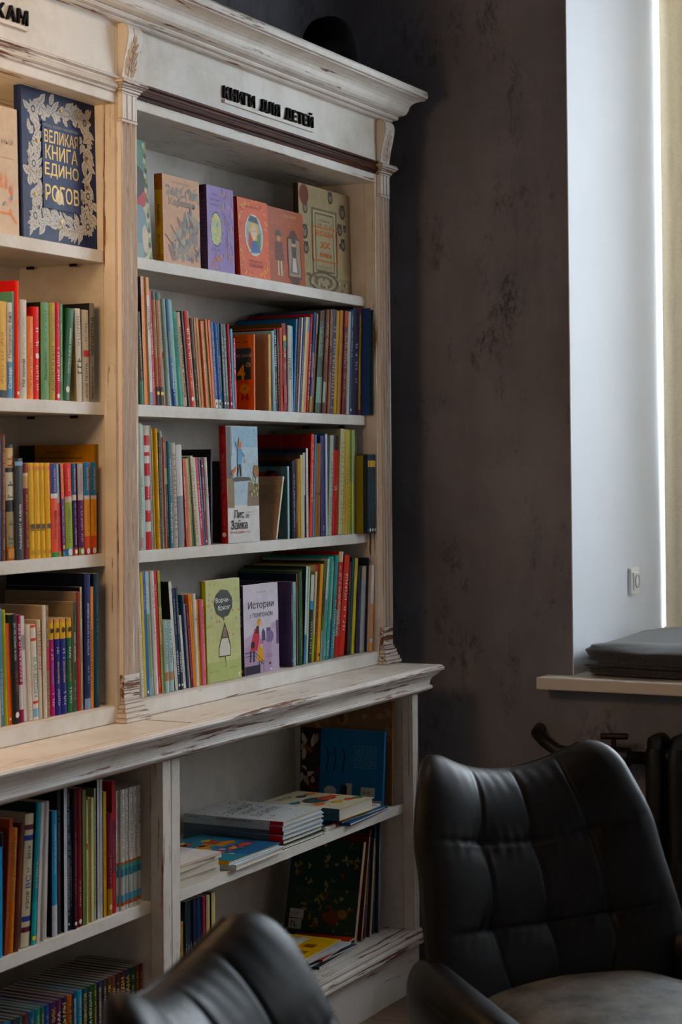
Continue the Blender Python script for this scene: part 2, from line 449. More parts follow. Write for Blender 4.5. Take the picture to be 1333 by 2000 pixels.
# cushion lying on the sill
ct = empty('curtain', (XG-.06, -.76, ZS+.003)); tag(ct, 'beige curtain hanging at the window beside the bright slit', 'curtain')
def cur(u, v, o=0): return (.020*math.sin(u*34+1.6)*(.7+.3*v)+o, .2885-.52*u+.003*math.sin(u*34+1), v*(ZT-ZS-.03))
MB().grid(lambda u, v: cur(u, v), 110, 10).grid(lambda u, v: cur(1-u, v, .002), 110, 10).build('cloth', M['curtain'], ct, smooth=True, fix=False)
MB().tube([(0, .285, ZT-ZS-.028), (0, -1.55, ZT-ZS-.028)], .012, 10).build('curtain_rod', M['dark_steel'], ct, smooth=True)
cu = empty('seat_cushion', (1.80, -1.06, ZS))
tag(cu, 'flat charcoal fabric cushion lying on the white window sill', 'cushion')
def cushion(z0, z1, hx_, hy, wob, name, seed):
    rn = random.Random(seed)
    ph = [rn.uniform(0, 6) for _ in range(6)]
    def fn(u, v):
        a = 2*math.pi*u; t = -math.pi/2+math.pi*v
        ct = abs(math.cos(t))**.2; ex = .18
        cx = math.copysign(abs(math.cos(a))**ex, math.cos(a)); cy = math.copysign(abs(math.sin(a))**ex, math.sin(a))
        x, y = hx_*ct*cx, hy*ct*cy
        sz = math.copysign(abs(math.sin(t))**.6, math.sin(t))
        zz = (z0+z1)/2+(z1-z0)/2*sz
        if sz > 0:
            zz += wob*sz*(math.sin(9*y+ph[0])*math.cos(7*x+ph[1])+.6*math.sin(21*y+ph[2]+5*x)+.35*math.sin(37*x+ph[3]+9*y))
            zz -= .007*sz*smooth01(.8, 1, abs(cx)*abs(x)/hx_)
        y += .006*math.sin(24*zz*20+ph[4])*ct*(1 if abs(cy) > .8 else 0)
        x += wob*.8*math.sin(15*y+ph[5])*(1 if abs(cx) > .7 else 0)
        return (x, y, max(zz, .001))
    return MB().grid(fn, 120, 26, close_u=True).build(name, M['fabric'], cu, smooth=True)
cushion(.001, .034, .285, .575, .002, 'lower_pad', 3)
cushion(.03, .096, .292, .58, .0075, 'upper_pad', 5)
MB().tube([(-.289+.004*math.sin(i*.9), -.56+i*.035, .034+.002*math.sin(i*.7)) for i in range(33)], .0035, 6).build('piping', M['fabric'], cu, smooth=True)

# cast-iron radiator under the sill
ra = empty('radiator', (1.455, -1.0, 0))
tag(ra, 'black cast-iron sectional radiator under the window sill', 'radiator')
XR, YR0 = 0.0, 1.0
def section():
    m = MB()
    for dx in (-.042, .042):
        m.tube([(dx, 0, z) for z in (.13, .16, .3, .5, .64, .67)], [.02, .026, .024, .024, .026, .02], 10)
    m.tube([(-.045, 0, .655), (-.02, 0, .678), (.02, 0, .678), (.045, 0, .655)], [.018, .027, .027, .018], 10)
    m.tube([(-.045, 0, .145), (-.02, 0, .125), (.02, 0, .125), (.045, 0, .145)], [.018, .027, .027, .018], 10)
    m.tube([(0, -.0305, .640), (0, .0305, .640)], .026, 12); m.tube([(0, -.0305, .16), (0, .0305, .16)], .026, 12)
    return m
so_ = section().build('radiator_section', M['iron'], ra, smooth=True, auto=60)
so_.location = (0, .272, 0)
for i in range(1, 13):
    c = so_.copy(); COL.objects.link(c); c.parent = ra; c.location = (0, .272-i*.061, 0)
for yy in (.25, -.4):
    MB().tube([(0, yy, .0), (0, yy, .11)], [.02, .016], 8).build('foot', M['iron'], ra, smooth=True, auto=50)
MB().tube([(.08, .645, .685), (.03, .635, .68), (.0, .60, .662), (0, .565, .640), (0, .52, .634), (0, .30, .634)], .0175, 12).build('supply_pipe', M['iron'], ra, smooth=True)
va = MB().tube([(0, .445, .634), (0, .355, .634)], .027, 10).build('valve', M['iron'], ra, smooth=True, auto=50)
MB().tube([(0, .40, .65), (0, .40, .682)], .007, 8).tube([(0, .435, .686), (0, .36, .690)], .009, 8).build('valve_handle', M['iron'], va, smooth=True, auto=50)
# ------------------------------------------------------------------ bookcase, worktop, base cabinets
def part(name, mb, mat, root, **kw):
    l = root.location
    mb.v = [(x-l.x, y-l.y, z-l.z) for x, y, z in mb.v]
    return mb.build(name, mat, root, **kw)
def sub(name, mb, mat, parent, root, **kw):
    l = root.location
    mb.v = [(x-l.x, y-l.y, z-l.z) for x, y, z in mb.v]
    return mb.build(name, mat, parent, **kw)
ZW = 0.8833                         # worktop
SH = [1.907, 1.575, 1.247]         # shelf tops
TH = .027
XL = -1.36
BC = empty('bookcase', (0, 0, ZW))
tag(BC, 'tall distressed white bookcase with fluted pilasters and wide cornice', 'bookcase')
part('back_panel', MB().box(XL, 1.29, .26, .275, ZW, 2.42), M['paint_in'], BC)
part('side_panel', MB().box(-.066, .002, .033, .26, .92, 2.227), M['paint_in'], BC)
part('side_panel', MB().box(1.2235, 1.291, .033, .26, .92, 2.227), M['paint_in'], BC)
part('side_panel', MB().box(XL, XL+.03, 0.0, .26, .92, 2.227), M['paint_in'], BC)
part('stile', MB().box(-.0695, .004, 0, .033, ZW, 2.227), M['paint_z'], BC, bevel=.0012)
part('stile', MB().box(1.2215, 1.294, 0, .033, ZW, 2.227), M['paint_z'], BC, bevel=.0012)
for z in SH:
    for a, b_ in ((XL+.03, -.067), (.003, 1.2225)):
        s_ = part('shelf', MB().box(a, b_, .033, .259, z-TH, z), M['paint_shelf'], BC, bevel=.0012)
        for px in ((b_-.02, .10), (b_-.02, .215)):
            sub('shelf_pin', MB().box(px[0]-.004, px[0]+.004, px[1]-.008, px[1]+.008, z-TH-.006, z-TH), M['dark_steel'], s_, BC)
for a, b_ in ((XL, -.0695), (.004, 1.2215)):
    part('bottom_rail', MB().box(a, b_, -.001, .259, ZW+.0005, .920), M['paint_rail'], BC, bevel=.0015)
    part('head_rail', MB().box(a, b_, 0.0, .259, 2.227, 2.2535), M['paint_x'], BC, bevel=.001)
    part('frieze', MB().box(a, b_, 0.0, .259, 2.2535, 2.415), M['paint_shelf'], BC)
    prof = [(0, 2.2505), (-.004, 2.2505), (-.006, 2.256), (-.011, 2.259), (-.013, 2.264), (-.0125, 2.268), (-.009, 2.271), (-.009, 2.276), (-.0135, 2.279), (-.0135, 2.284), (0, 2.286)]
    part('brown_moulding' if a > -1 else 'moulding', MB().sweepx(prof, a, b_), M['brown'] if a > -1 else M['paint_mold'], BC)
part('frieze_block', MB().box(-.0695, .004, 0, .259, 2.227, 2.415), M['paint_shelf'], BC)
part('frieze_block', MB().box(1.2215, 1.294, 0, .275, 2.227, 2.415), M['paint_shelf'], BC)
cor = [(.26, 2.405), (0, 2.405), (-.012, 2.405), (-.016, 2.4085), (-.018, 2.413), (-.026, 2.4135), (-.0285, 2.418), (-.0285, 2.4235), (-.032, 2.425),
       (-.040, 2.4275), (-.046, 2.433), (-.050, 2.442), (-.053, 2.453), (-.058, 2.461), (-.066, 2.467), (-.077, 2.4715), (-.087, 2.4735), (-.087, 2.478), (-.0915, 2.4795),
       (-.0925, 2.486), (-.0925, 2.495), (-.090, 2.500), (-.085, 2.5025), (.26, 2.5025)]
part('cornice', MB().sweepx(cor, XL-.05, 0, xr=1.294, yb=.275), M['paint_x'], BC)

def pilaster(x0, x1, tagx):
    cx = (x0+x1)/2; w = x1-x0
    # shaft with three flutes
    nf = 3; pts = [(x0, 0.0), (x0, -.0105)]
    rib = w*.10; fw = (w-rib*(nf+1))/nf
    for k in range(nf):
        a = x0+rib+k*(fw+rib)
        pts.append((a, -.0105))
        for q in range(1, 6):
            t = math.pi*q/6; pts.append((a+fw/2-fw/2*math.cos(t), -.0105+.0078*math.sin(t)))
        pts.append((a+fw, -.0105))
    pts += [(x1, -.0105), (x1, 0.0)]
    m = MB(); n = len(pts); zs = (.985, 2.19)
    m.v = [(x, y, z) for z in zs for x, y in pts]
    for i in range(n-1): m.f.append((i, i+1, n+i+1, n+i)); m.c.append((1, 1, 1))
    sh = part('pilaster_shaft', m, M['paint_flute'], BC)
    sub('foot_block', MB().box(x0, x1, -.0105, 0, .932, .985), M['paint_bare'], sh, BC, bevel=.0008)
    nb = MB()
    for k in range(3):
        a = x0+w*(.02+k*.335); nb.box(a, a+w*.29, -.0125, 0, 2.195, 2.252)
    sub('neck_block', nb, M['paint_pil'], sh, BC, bevel=.0008)
    sub('neck_bead', MB().box(x0-.001, x1+.001, -.0122, 0, 2.188, 2.1945), M['paint_mold'], sh, BC, bevel=.001)
    def stack(levels):
        q = MB()
        for (e, z0, z1) in levels: q.box(x0-e, x1+e, -.0105-e, 0, z0, z1)
        return q
    sub('pilaster_base', stack([(.018, .8835, .8925), (.0145, .8925, .9035), (.010, .9035, .912), (.0075, .912, .922), (.004, .922, .928), (.0018, .928, .9325)]), M['paint_worn'], sh, BC, bevel=.0012)
    sub('capital', stack([(.003, 2.2495, 2.255), (.0065, 2.255, 2.261), (.010, 2.261, 2.2655), (.015, 2.2655, 2.270), (.0195, 2.270, 2.2765), (.017, 2.2765, 2.2805)]), M['paint_mold'], sh, BC, bevel=.0009)
    # scroll bracket above, wider at the top
    pr = [(0, 2.2805), (-.012, 2.2805), (-.0135, 2.295), (-.018, 2.320), (-.024, 2.345), (-.0285, 2.365), (-.0305, 2.380), (-.029, 2.392), (-.024, 2.400), (-.016, 2.4045), (0, 2.4045)]
    cb = part('bracket', MB().sweepx(pr, x0+.001, x1-.001), M['paint_z'], BC, bevel=.0008)
    lf = MB()
    def yf(z): return interp([(2.2805, -.012), (2.295, -.0135), (2.32, -.018), (2.345, -.024), (2.365, -.0285), (2.38, -.0305), (2.40, -.024)], z)
    def lobe(px, pz, ang, ln, wd, hgt):
        def fn(u, v):
            a = 2*math.pi*u; r = math.sin(math.pi/2*v); hh = math.cos(math.pi/2*v)
            lx = ln*r*math.cos(a); ly = wd*r*math.sin(a)*(1-.35*math.cos(a)*r)
            x = px+lx*math.sin(ang)+ly*math.cos(ang); z = pz+lx*math.cos(ang)-ly*math.sin(ang)
            return (x, yf(z)+.0012-(hgt+.0012)*hh, z)
        lf.grid(fn, 10, 4, close_u=True)
    lobe(cx, 2.366, 0, .013, .0042, .0040)
    for i, (zz, sp, ln) in enumerate(((2.350, .0085, .012), (2.332, .0125, .014), (2.314, .0155, .014), (2.298, .0165, .012))):
        for s in (-1, 1):
            lobe(cx+s*sp, zz+.004, s*.42, ln, .0046, .0042)
            lobe(cx+s*sp*.45, zz, s*.2, ln, .0036, .0036)
    lobe(cx, 2.330, 0, .034, .0022, .0044)
    sub('carved_leaf', lf, M['paint_pil'], cb, BC, smooth=True)
    for side in (0,):
        pass
pilaster(-.0615, 0.0, 'l')
pilaster(1.2325, 1.294, 'r')
# the outer end of the case
part('end_panel', MB().box(1.291, 1.294, .033, .275, ZW, 2.41), M['paint_in'], BC)

# raised letters on the two friezes
TXT = {}
def text_geo(s, off=0.0, res=2):
    k = (s, off, res)
    if k not in TXT:
        c = bpy.data.curves.new('t', 'FONT'); c.body = s; c.resolution_u = res
        dbl = off > 0 and bool(set(s) & set('ийЙ')); c.offset = 0.0 if dbl else off
        o = bpy.data.objects.new('t', c); me = bpy.data.meshes.new_from_object(o)
        vs = [tuple(v.co) for v in me.vertices]; fs = [tuple(p.vertices) for p in me.polygons]
        bpy.data.meshes.remove(me); bpy.data.objects.remove(o); bpy.data.curves.remove(c)
        if dbl:
            n_ = len(vs); vs = [(x-off, y, z) for x, y, z in vs]+[(x+off, y, z) for x, y, z in vs]; fs = fs+[tuple(i+n_ for i in f) for f in fs]
        if vs: x0, x1 = min(v[0] for v in vs), max(v[0] for v in vs); y0, y1 = min(v[1] for v in vs), max(v[1] for v in vs)
        else: x0 = x1 = y0 = y1 = 0
        TXT[k] = (vs, fs, x0, x1, y0, y1)
    return TXT[k]
def solid_letter(ch, w, h, dep, x, z, y):
    vs, fs, x0, x1, y0, y1 = text_geo(ch, .02, 4)
    m = MB(); bm_e = {}
    sx, sz = w/(x1-x0), h/.76
    f = [(x+(v[0]-x0)*sx, y-dep, z+v[1]*sz) for v in vs]; b_ = [(p[0], y, p[2]) for p in f]
    n = len(f); m.v = f+b_
    for q in fs:
        m.f.append(q); m.c.append((1, 1, 1)); m.f.append(tuple(n+i for i in reversed(q))); m.c.append((1, 1, 1))
        for i in range(len(q)):
            e = (q[i], q[(i+1) % len(q)]); k = tuple(sorted(e)); bm_e[k] = None if k in bm_e else e
    for e in bm_e.values():
        if e: m.f.append((e[1], e[0], n+e[0], n+e[1])); m.c.append((1, 1, 1))
    return m
def sign(txt, xa, xb, z0, h, y, label):
    r = empty('frieze_sign', ((xa+xb)/2, y, z0))
    tag(r, label, 'sign')
    ws = []
    for ch in txt:
        if ch == ' ': ws.append(.42)
        else:
            g = text_geo(ch, .02, 4); ws.append(g[3]-g[2])
    gap = .13; k = (xb-xa)/(sum(ws)+gap*(len(txt)-1)); x = xa
    for ch, w in zip(txt, ws):
        if ch != ' ': part('letter', solid_letter(ch, w*k, h, .0055, x, z0, y), M['black_sign'], r)
        x += (w+gap)*k
    part('backing_bar', MB().box(xa+.003, xb, y-.006, y, z0-.012, z0-.004), M['paint_shelf'], r)
sign('КНИГИ ДЛЯ ДЕТЕЙ', .389, .849, 2.319, .030, -.0005, 'black raised lettering on the right frieze above the brown moulding')
sign('КАМ', -.492, -.388, 2.329, .030, -.0005, 'end of black raised lettering on the left frieze')

# worktop
WT = empty('worktop', (0, 0, .80))
tag(WT, 'long white worktop with chipped moulded edge under the bookcase', 'worktop')
wp = [(.27, .8825), (-.146, .8825), (-.156, .8815), (-.1615, .8775), (-.163, .873), (-.161, .868), (-.154, .865), (-.153, .861), (-.148, .856), (-.139, .850), (-.1335, .842), (-.131, .832), (-.1315, .828),
      (-.1365, .8255), (-.138, .821), (-.1355, .8165), (-.129, .8145), (-.126, .811), (-.114, .8095), (-.114, .806), (.27, .806)]
part('slab', MB().sweepx(wp, XL-.02, 0, xr=1.143, yb=.27), M['paint_x'], WT)
part('top_board', MB().box(XL-.02, 1.287, -.145, .27, .8824, .8829), M['paint_rail'], WT)
part('joint', MB().box(-.0085, -.006, -.146, -.03, .8828, .8834), M['brown'], WT)
# base cabinets
def cabinet(x0, x1, label, stl):
    r = empty('base_cabinet', ((x0+x1)/2, 0, 0)); tag(r, label, 'cabinet')
    for s0, s1 in stl: part('stile', MB().box(s0, s1, -.11, -.078, .165, .806), M['paint_z'], r, bevel=.0014)
    a, b_ = stl[0][1], stl[1][0]
    part('side_panel', MB().box(x0+.0005, a-.004, -.078, .26, .125, .806), M['paint_in'], r)
    part('side_panel', MB().box(b_+.004, x1-.0005, -.078, .26, .125, .806), M['paint_in'], r)
    part('back_panel', MB().box(a-.004, b_+.004, .26, .27, .125, .806), M['paint_in'], r)
    part('shelf', MB().box(a-.003, b_+.003, -.078, .259, .481, .506), M['paint_shelf'], r, bevel=.0012)
    part('bottom_board', MB().box(a-.003, b_+.003, -.078, .259, .140, .165), M['paint_x'], r)
    part('bottom_moulding', MB().sweepx([(-.078, .1655), (-.112, .1655), (-.117, .163), (-.119, .158), (-.117, .154), (-.120, .151), (-.124, .147), (-.125, .142), (-.122, .138), (-.125, .135), (-.126, .130), (-.122, .126), (-.105, .1245), (-.078, .1245)], x0, x1), M['paint_worn'], r)
    part('plinth', MB().box(x0, x1, -.107, -.085, 0.0005, .125), M['paint_rail'], r)
    return r
cabinet(XL, -.0315, 'left white base cabinet, its shelf filled with upright books', ((XL, XL+.04), (-.0655, -.032)))
cabinet(-.0305, 1.240, 'right white base cabinet with stacked flat books on its shelf', ((-.0305, .004), (1.2035, 1.2395)))

# cap on top of the case
cp = empty('baseball_cap', (1.105, .075, 2.5025))
tag(cp, 'black baseball cap lying on top of the bookcase', 'cap')
def dome(u, v):
    a = 2*math.pi*u; r = math.cos(v*math.pi/2)**.62; z = math.sin(v*math.pi/2)
    x = -.012+.078*r*math.cos(a); y = .085*r*math.sin(a)
    return (x-(.012*z if x < 0 else 0), y, .001+.168*z*(1-.16*max(0, -math.cos(a)*r)))
MB().grid(dome, 40, 14, close_u=True).build('crown', M['capcloth'], cp, smooth=True)
MB().grid(lambda u, v: ((-.075-.085*v)*math.cos((u-.5)*2.0), (.088-.01*v)*math.sin((u-.5)*2.3)*(1.0-.15*v), .078-.035*v+.022*(1-abs(2*u-1)**2)), 16, 6).grid(lambda u, v: ((-.075-.085*v)*math.cos((u-.5)*2.0), (.088-.01*v)*math.sin((u-.5)*2.3)*(1.0-.15*v), .074-.035*v+.022*(1-abs(2*u-1)**2)), 16, 6).build('brim', M['capcloth'], cp, smooth=True)
MB().lathe([(.0001, .006), (.005, .004), (.006, 0)], (-.014, 0, .168), 10).build('button', M['capcloth'], cp, smooth=True)
# ------------------------------------------------------------------ books
ORD = ['', 'first', 'second', 'third', 'fourth', 'fifth', 'sixth', 'seventh', 'eighth', 'ninth', 'tenth', 'eleventh', 'twelfth', 'thirteenth', 'fourteenth', 'fifteenth', 'sixteenth', 'seventeenth', 'eighteenth', 'nineteenth']
def ordinal(n):
    if n < 20: return ORD[n]
    t = {2: 'twenty', 3: 'thirty', 4: 'forty', 5: 'fifty', 6: 'sixty', 7: 'seventy'}[n//10]
    if n % 10: return t+'-'+ORD[n % 10]
    return t[:-1]+'ieth'
_hx0 = hx
def hx(c):
    r, g, b_ = _hx0(c); m_ = .3*r+.55*g+.15*b_; k = 1.22
    return tuple(max(0.0, min(1.0, m_+(q-m_)*k)) for q in (r, g, b_))
class Art:
    """flat print on a face: u to the right, v up, in metres; each mark lies a hair above the last"""
    def __init__(s, O, U, V, N, w, h):
        s.O, s.U, s.V, s.N, s.w, s.h = Vector(O), Vector(U), Vector(V), Vector(N), w, h
        s.m = MB(); s.k = 0; s.lc = 0
    def P(s, u, v):
        u = min(.995, max(.005, u)); v = min(.995, max(.005, v))
        return s.O+s.U*(u*s.w)+s.V*(v*s.h)+s.N*(.00025+.000010*s.k)
    def fl(s):
        if s.lc: s.k += 26; s.lc = 0
    def poly(s, pts, c):
        s.fl()
        s.m.face([s.P(u, v) for u, v in pts], hx(c)); s.k += 1
    def rect(s, u0, v0, u1, v1, c): s.poly([(u0, v0), (u1, v0), (u1, v1), (u0, v1)], c)
    def ell(s, cu, cv, ru, rv, c, rot=0, n=14):
        a = s.w/s.h; pts = []
        for i in range(n):
            t = 2*math.pi*i/n; x, y = ru*math.cos(t), rv/a*math.sin(t)
            pts.append((cu+x*math.cos(rot)-y*math.sin(rot), cv+(x*math.sin(rot)+y*math.cos(rot))*a))
        s.poly(pts, c)
    def leaf(s, cu, cv, ln, wd, rot, c, vein=None):
        a = s.w/s.h; pts = []
        for i in range(7): t = i/6; pts.append((ln*t, wd*math.sin(math.pi*t**.8)))
        for i in range(5, 0, -1): t = i/6; pts.append((ln*t, -wd*math.sin(math.pi*t**.8)))
        tr = lambda x, y: (cu+x*math.cos(rot)-y*math.sin(rot), cv+(x*math.sin(rot)+y*math.cos(rot))*a)
        k0 = s.k; s.lc += 1; s.k = k0+(s.lc*2) % 24
        s.m.face([s.P(*tr(*p)) for p in pts], hx(c))
        if vein:
            s.k += 1; hv = hx(vein)
            s.m.face([s.P(*p) for p in (tr(0, -wd*.07), tr(ln*.9, 0), tr(0, wd*.07))], hv)
            for q in (.25, .45, .65):
                s.m.face([s.P(*p) for p in (tr(ln*q, 0), tr(ln*(q+.16), wd*.6), tr(ln*(q+.05), 0))], hv); s.m.face([s.P(*p) for p in (tr(ln*q, 0), tr(ln*(q+.05), 0), tr(ln*(q+.16), -wd*.6))], hv)
        s.k = k0
    def line(s, pts, wd, c):
        s.fl()
        a = s.w/s.h
        for (u0, v0), (u1, v1) in zip(pts, pts[1:]):
            dx, dy = (u1-u0), (v1-v0)/a; l = math.hypot(dx, dy) or 1; nx, ny = -dy/l*wd/2, dx/l*wd/2*a
            s.m.face([s.P(u0-nx, v0-ny), s.P(u1-nx, v1-ny), s.P(u1+nx, v1+ny), s.P(u0+nx, v0+ny)], hx(c))
        s.k += 1
    def ring(s, cu, cv, ru, rv, wd, c, n=20):
        s.line([(cu+ru*math.cos(2*math.pi*i/n), cv+rv*math.sin(2*math.pi*i/n)) for i in range(n+1)], wd, c)
    def frame(s, u0, v0, u1, v1, wd, c): s.line([(u0, v0), (u1, v0), (u1, v1), (u0, v1), (u0, v0)], wd, c)
    def star(s, cu, cv, r, c, n=5):
        a = s.w/s.h
        s.poly([(cu+(r if i % 2 == 0 else r*.4)*math.sin(math.pi*i/n), cv+(r if i % 2 == 0 else r*.4)*math.cos(math.pi*i/n)*a) for i in range(2*n)], c)
    def text(s, t, cu, cv, wid, hgt, c, off=.0, rot=0):
        """centred on (cu, cv), fitted into wid x hgt (fractions of the face)"""
        s.fl()
        vs, fs, x0, x1, y0, y1 = text_geo(t, off, 2)
        if not vs: return
        sx = wid*s.w/(x1-x0); sy = hgt*s.h/max(y1-y0, .3)
        n = len(s.m.v); ce, se = math.cos(rot), math.sin(rot)
        for x, y, z in vs:
            a, b_ = (x-(x0+x1)/2)*sx, (y-(y0+y1)/2)*sy
            a, b_ = a*ce-b_*se, a*se+b_*ce
            s.m.v.append(tuple(s.O+s.U*(cu*s.w+a)+s.V*(cv*s.h+b_)+s.N*(.00025+.000010*s.k)))
        for f in fs: s.m.f.append(tuple(n+i for i in f)); s.m.c.append(hx(c))
        s.k += 1
    def marks(s, u0, u1, v, hgt, c, seed=0):
        """a line of print too small to read"""
        s.fl()
        rn = random.Random(seed*7+int(v*1000)); u = u0; st = hgt*s.h/s.w*.55
        while u < u1-st:
            w = st*rn.uniform(.6, 1.2)
            if rn.random() > .16:
                s.m.face([s.P(u, v-hgt*.4), s.P(u+w*.32, v-hgt*.4), s.P(u+w*.32, v+hgt*.4), s.P(u, v+hgt*.4)], hx(c))
                q = rn.choice((-.38, 0, .3)); s.m.face([s.P(u+w*.32, v+hgt*(q-.1)), s.P(u+w*.8, v+hgt*(q-.1)), s.P(u+w*.8, v+hgt*(q+.1)), s.P(u+w*.32, v+hgt*(q+.1))], hx(c))
            u += w*1.25
        s.k += 1
def spine_art(t, h, bulge):
    # u runs up the spine (reading direction), v to the left, like most of these spines
    return Art((t, -bulge, 0), (0, 0, 1), (-1, 0, 0), (0, -1, 0), h, t)
def parse_bands(s):
    out = []
    for q in s.split():
        r, c = q.split(':'); a, b_ = r.split('-'); out.append((float(a), float(b_), c))
    return out
def make_book(t, d, h, col, opt, parent_name='book'):
    """local frame: spine at y=0 facing -y, left board at x=0, right board (front cover) at x=t"""
    root = empty(parent_name)
    hard = opt.get('hc', t > .011)
    c = .0021 if hard else .0006
    c = min(c, t*.25); ins = .003 if hard else .0004
    bulge = opt.get('bulge', .0022 if (hard and t > .012) else .0)
    base = hx(col); cov = hx(opt.get('C', col)); fcov = hx(opt.get('F', opt.get('C', col)))
    bands = parse_bands(opt.get('B', ''))
    cuts = sorted(set([0.0, 1.0]+[q for b_ in bands for q in b_[:2]]))
    def bcol(z):
        k = base
        for a, b_, cc in bands:
            if a <= z < b_: k = hx(cc)
        return k
    nb = 5 if bulge else 1
    out = [(0, d)]
    for i in range(nb+1):
        q = i/nb; out.append((t*q, -bulge*math.sin(math.pi*q)))
    out.append((t, d))
    inn = [(c, d), (c, c)]+[(c+(t-2*c)*i/nb, c) for i in range(1, nb)]+[(t-c, c), (t-c, d)]
    m = MB(); n = len(out)
    for a, b_ in zip(cuts, cuts[1:]):
        k = bcol((a+b_)/2)
        for i in range(n-1):
            kk = cov if i == 0 else (fcov if i == n-2 else k)
            (x0, y0), (x1, y1) = out[i], out[i+1]
            m.face([(x0, y0, a*h), (x1, y1, a*h), (x1, y1, b_*h), (x0, y0, b_*h)], kk)
    for i in range(n-1):
        kk = cov if i == 0 else (fcov if i == n-2 else base)
        (x0, y0), (x1, y1) = inn[i], inn[i+1]
        m.face([(x1, y1, 0), (x0, y0, 0), (x0, y0, h), (x1, y1, h)], hx('#e9e4d8'))
        p0, p1, q0, q1 = out[i], out[i+1], inn[i], inn[i+1]
        for z in (0, h):
            f = [(p0[0], p0[1], z), (p1[0], p1[1], z), (q1[0], q1[1], z), (q0[0], q0[1], z)]
            m.face(f if z == 0 else f[::-1], kk)
    for (p, q) in ((out[0], inn[0]), (inn[-1], out[-1])):
        m.face([(p[0], d, 0), (q[0], d, 0), (q[0], d, h), (p[0], d, h)], cov)
    cvo = m.build('cover', M['print'], root, colour=True, fix=False)
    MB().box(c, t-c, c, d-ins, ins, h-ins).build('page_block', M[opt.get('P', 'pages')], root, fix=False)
    tx = opt.get('T')
    if tx:
        A = spine_art(t, h, bulge)
        for k, (s_, a, b_, cc) in enumerate(tx):
            if s_.startswith('~'):
                A.marks(a, b_, .5, float(s_[1:] or .45), cc, k+int(a*91)+int(t*1e5))
            elif s_ == 'o': A.ell((a+b_)/2, .5, .3*t/h, .3, cc)
            elif s_ == '#': A.rect(a, .12, b_, .88, cc)
            else:
                g = text_geo(s_, .0, 2); asp = (g[3]-g[2])/.75
                hh = min(.62, (b_-a)*h/asp/t)
                A.text(s_, (a+b_)/2, .5, min((b_-a), hh*t*asp/h*1.25), hh*(g[5]-g[4])/.75, cc, .012)
        A.m.build('spine_lettering', M['print'], root, colour=True, fix=False)['kind'] = 'stuff'
    if opt.get('art'):
        A = Art((t, 0, 0), (0, 1, 0), (0, 0, 1), (1, 0, 0), d, h)
        opt['art'](A)
        A.m.build('cover_print', M['print'], root, colour=True, fix=False)['kind'] = 'stuff'
        if opt.get('art2'):
            A2 = Art((t, 0, 0), (0, 1, 0), (0, 0, 1), (1, 0, 0), d, h); A2.k = A.k+30
            opt['art2'](A2); A2.m.build('foil_title', M['foil'], root, colour=True, fix=False)['kind'] = 'stuff'
    if opt.get('bart'):
        A = Art((0, d, 0), (0, -1, 0), (0, 0, 1), (-1, 0, 0), d, h)
        opt['bart'](A)
        A.m.build('back_print', M['print'], root, colour=True, fix=False)['kind'] = 'stuff'
    return root

NB = 0
LONG = []
def wc(s): return len(s.replace('-', ' ').split())
def mklabel(look, n, where):
    for f in ('%s, %s book from left %s', '%s, %s from left %s', '%s, %s %s'):
        s = f % (look, ordinal(n), where)
        if wc(s) <= 16: return s
    LONG.append(s); return s
def row(zoom, zs, Yd, where, group, ents, maxd=.205, n0=0, xmax=1.221):
    """ents: (left bottom x, right bottom x, left top x, top y, colour, look, options), x and y in the zoomed crop of the photograph"""
    global NB
    ox, oy, sc_ = zoom
    g = []
    for e in ents:
        x0, x1, xt, yt, col, look = e[:6]; opt = e[6] if len(e) > 6 else {}
        Y = opt.get('Y', Yd+random.uniform(-.002, .004))
        X0 = xat(ox+x0/sc_, zs, Y); X1 = xat(ox+x1/sc_, zs, Y)
        p = onY(ox+xt/sc_, oy+yt/sc_, Y)
        ln = math.atan2(p.x-X0, p.z-zs); h = (p.z-zs)/math.cos(ln)
        if abs(ln) < .012 or 0 < ln < .055: ln = 0.0
        g.append([X0, X1, ln, h, Y, col, look, opt])
    for i in range(len(g)):
        X0, X1, ln, h, Y, col, look, opt = g[i]
        t = max(.0028, (X1-X0)*math.cos(ln)-.0002)
        if i+1 < len(g):
            q = g[i+1]; hc = min(h*math.cos(ln), q[3]*math.cos(q[2]))
            gap = q[0]-X0
            if gap < .003: q[0] = X0+.003; gap = .003
            t = min(t, gap*math.cos(ln)-.0002)
            need = X0+math.tan(ln)*hc+t/math.cos(ln)+.0002
            have = q[0]+math.tan(q[2])*hc
            if have < need: q[2] = math.atan((need-q[0])/hc)
        g[i].append(max(t, .0026))
    nxt = None                                 # keep clear of the side panel on the right
    for k in range(len(g)-1, -1, -1):
        q = g[k]
        over = q[0]+q[8]/math.cos(q[2])+max(0, math.tan(q[2])*q[3])-xmax
        if nxt is not None:
            w = g[k+1]; hc = min(q[3]*math.cos(q[2]), w[3]*math.cos(w[2])); a_ = q[0]+q[8]/math.cos(q[2])+.0002
            over = max(over, a_-w[0], a_+math.tan(q[2])*hc-w[0]-math.tan(w[2])*hc)
        if over > 0: q[0] -= over
        elif nxt is not None and k < len(g)-6: break
        nxt = q[0]
    for i, (X0, X1, ln, h, Y, col, look, opt, t) in enumerate(g):
        d = min(maxd, opt.get('d', h*.74), .252-Y)
        r = make_book(t, d, h, col, opt)
        x = X0; z = zs+.0003
        if ln > 0: z += t*math.sin(ln)       # leaning right: stands on its right lower edge
        r.location = (x, Y, z); r.rotation_euler = (0, ln, 0)
        tag(r, opt.get('label') or mklabel(look, n0+i+1, where), 'book', group)
        NB += 1
W_ = '#f3efe6'
K = '#1d1a18'
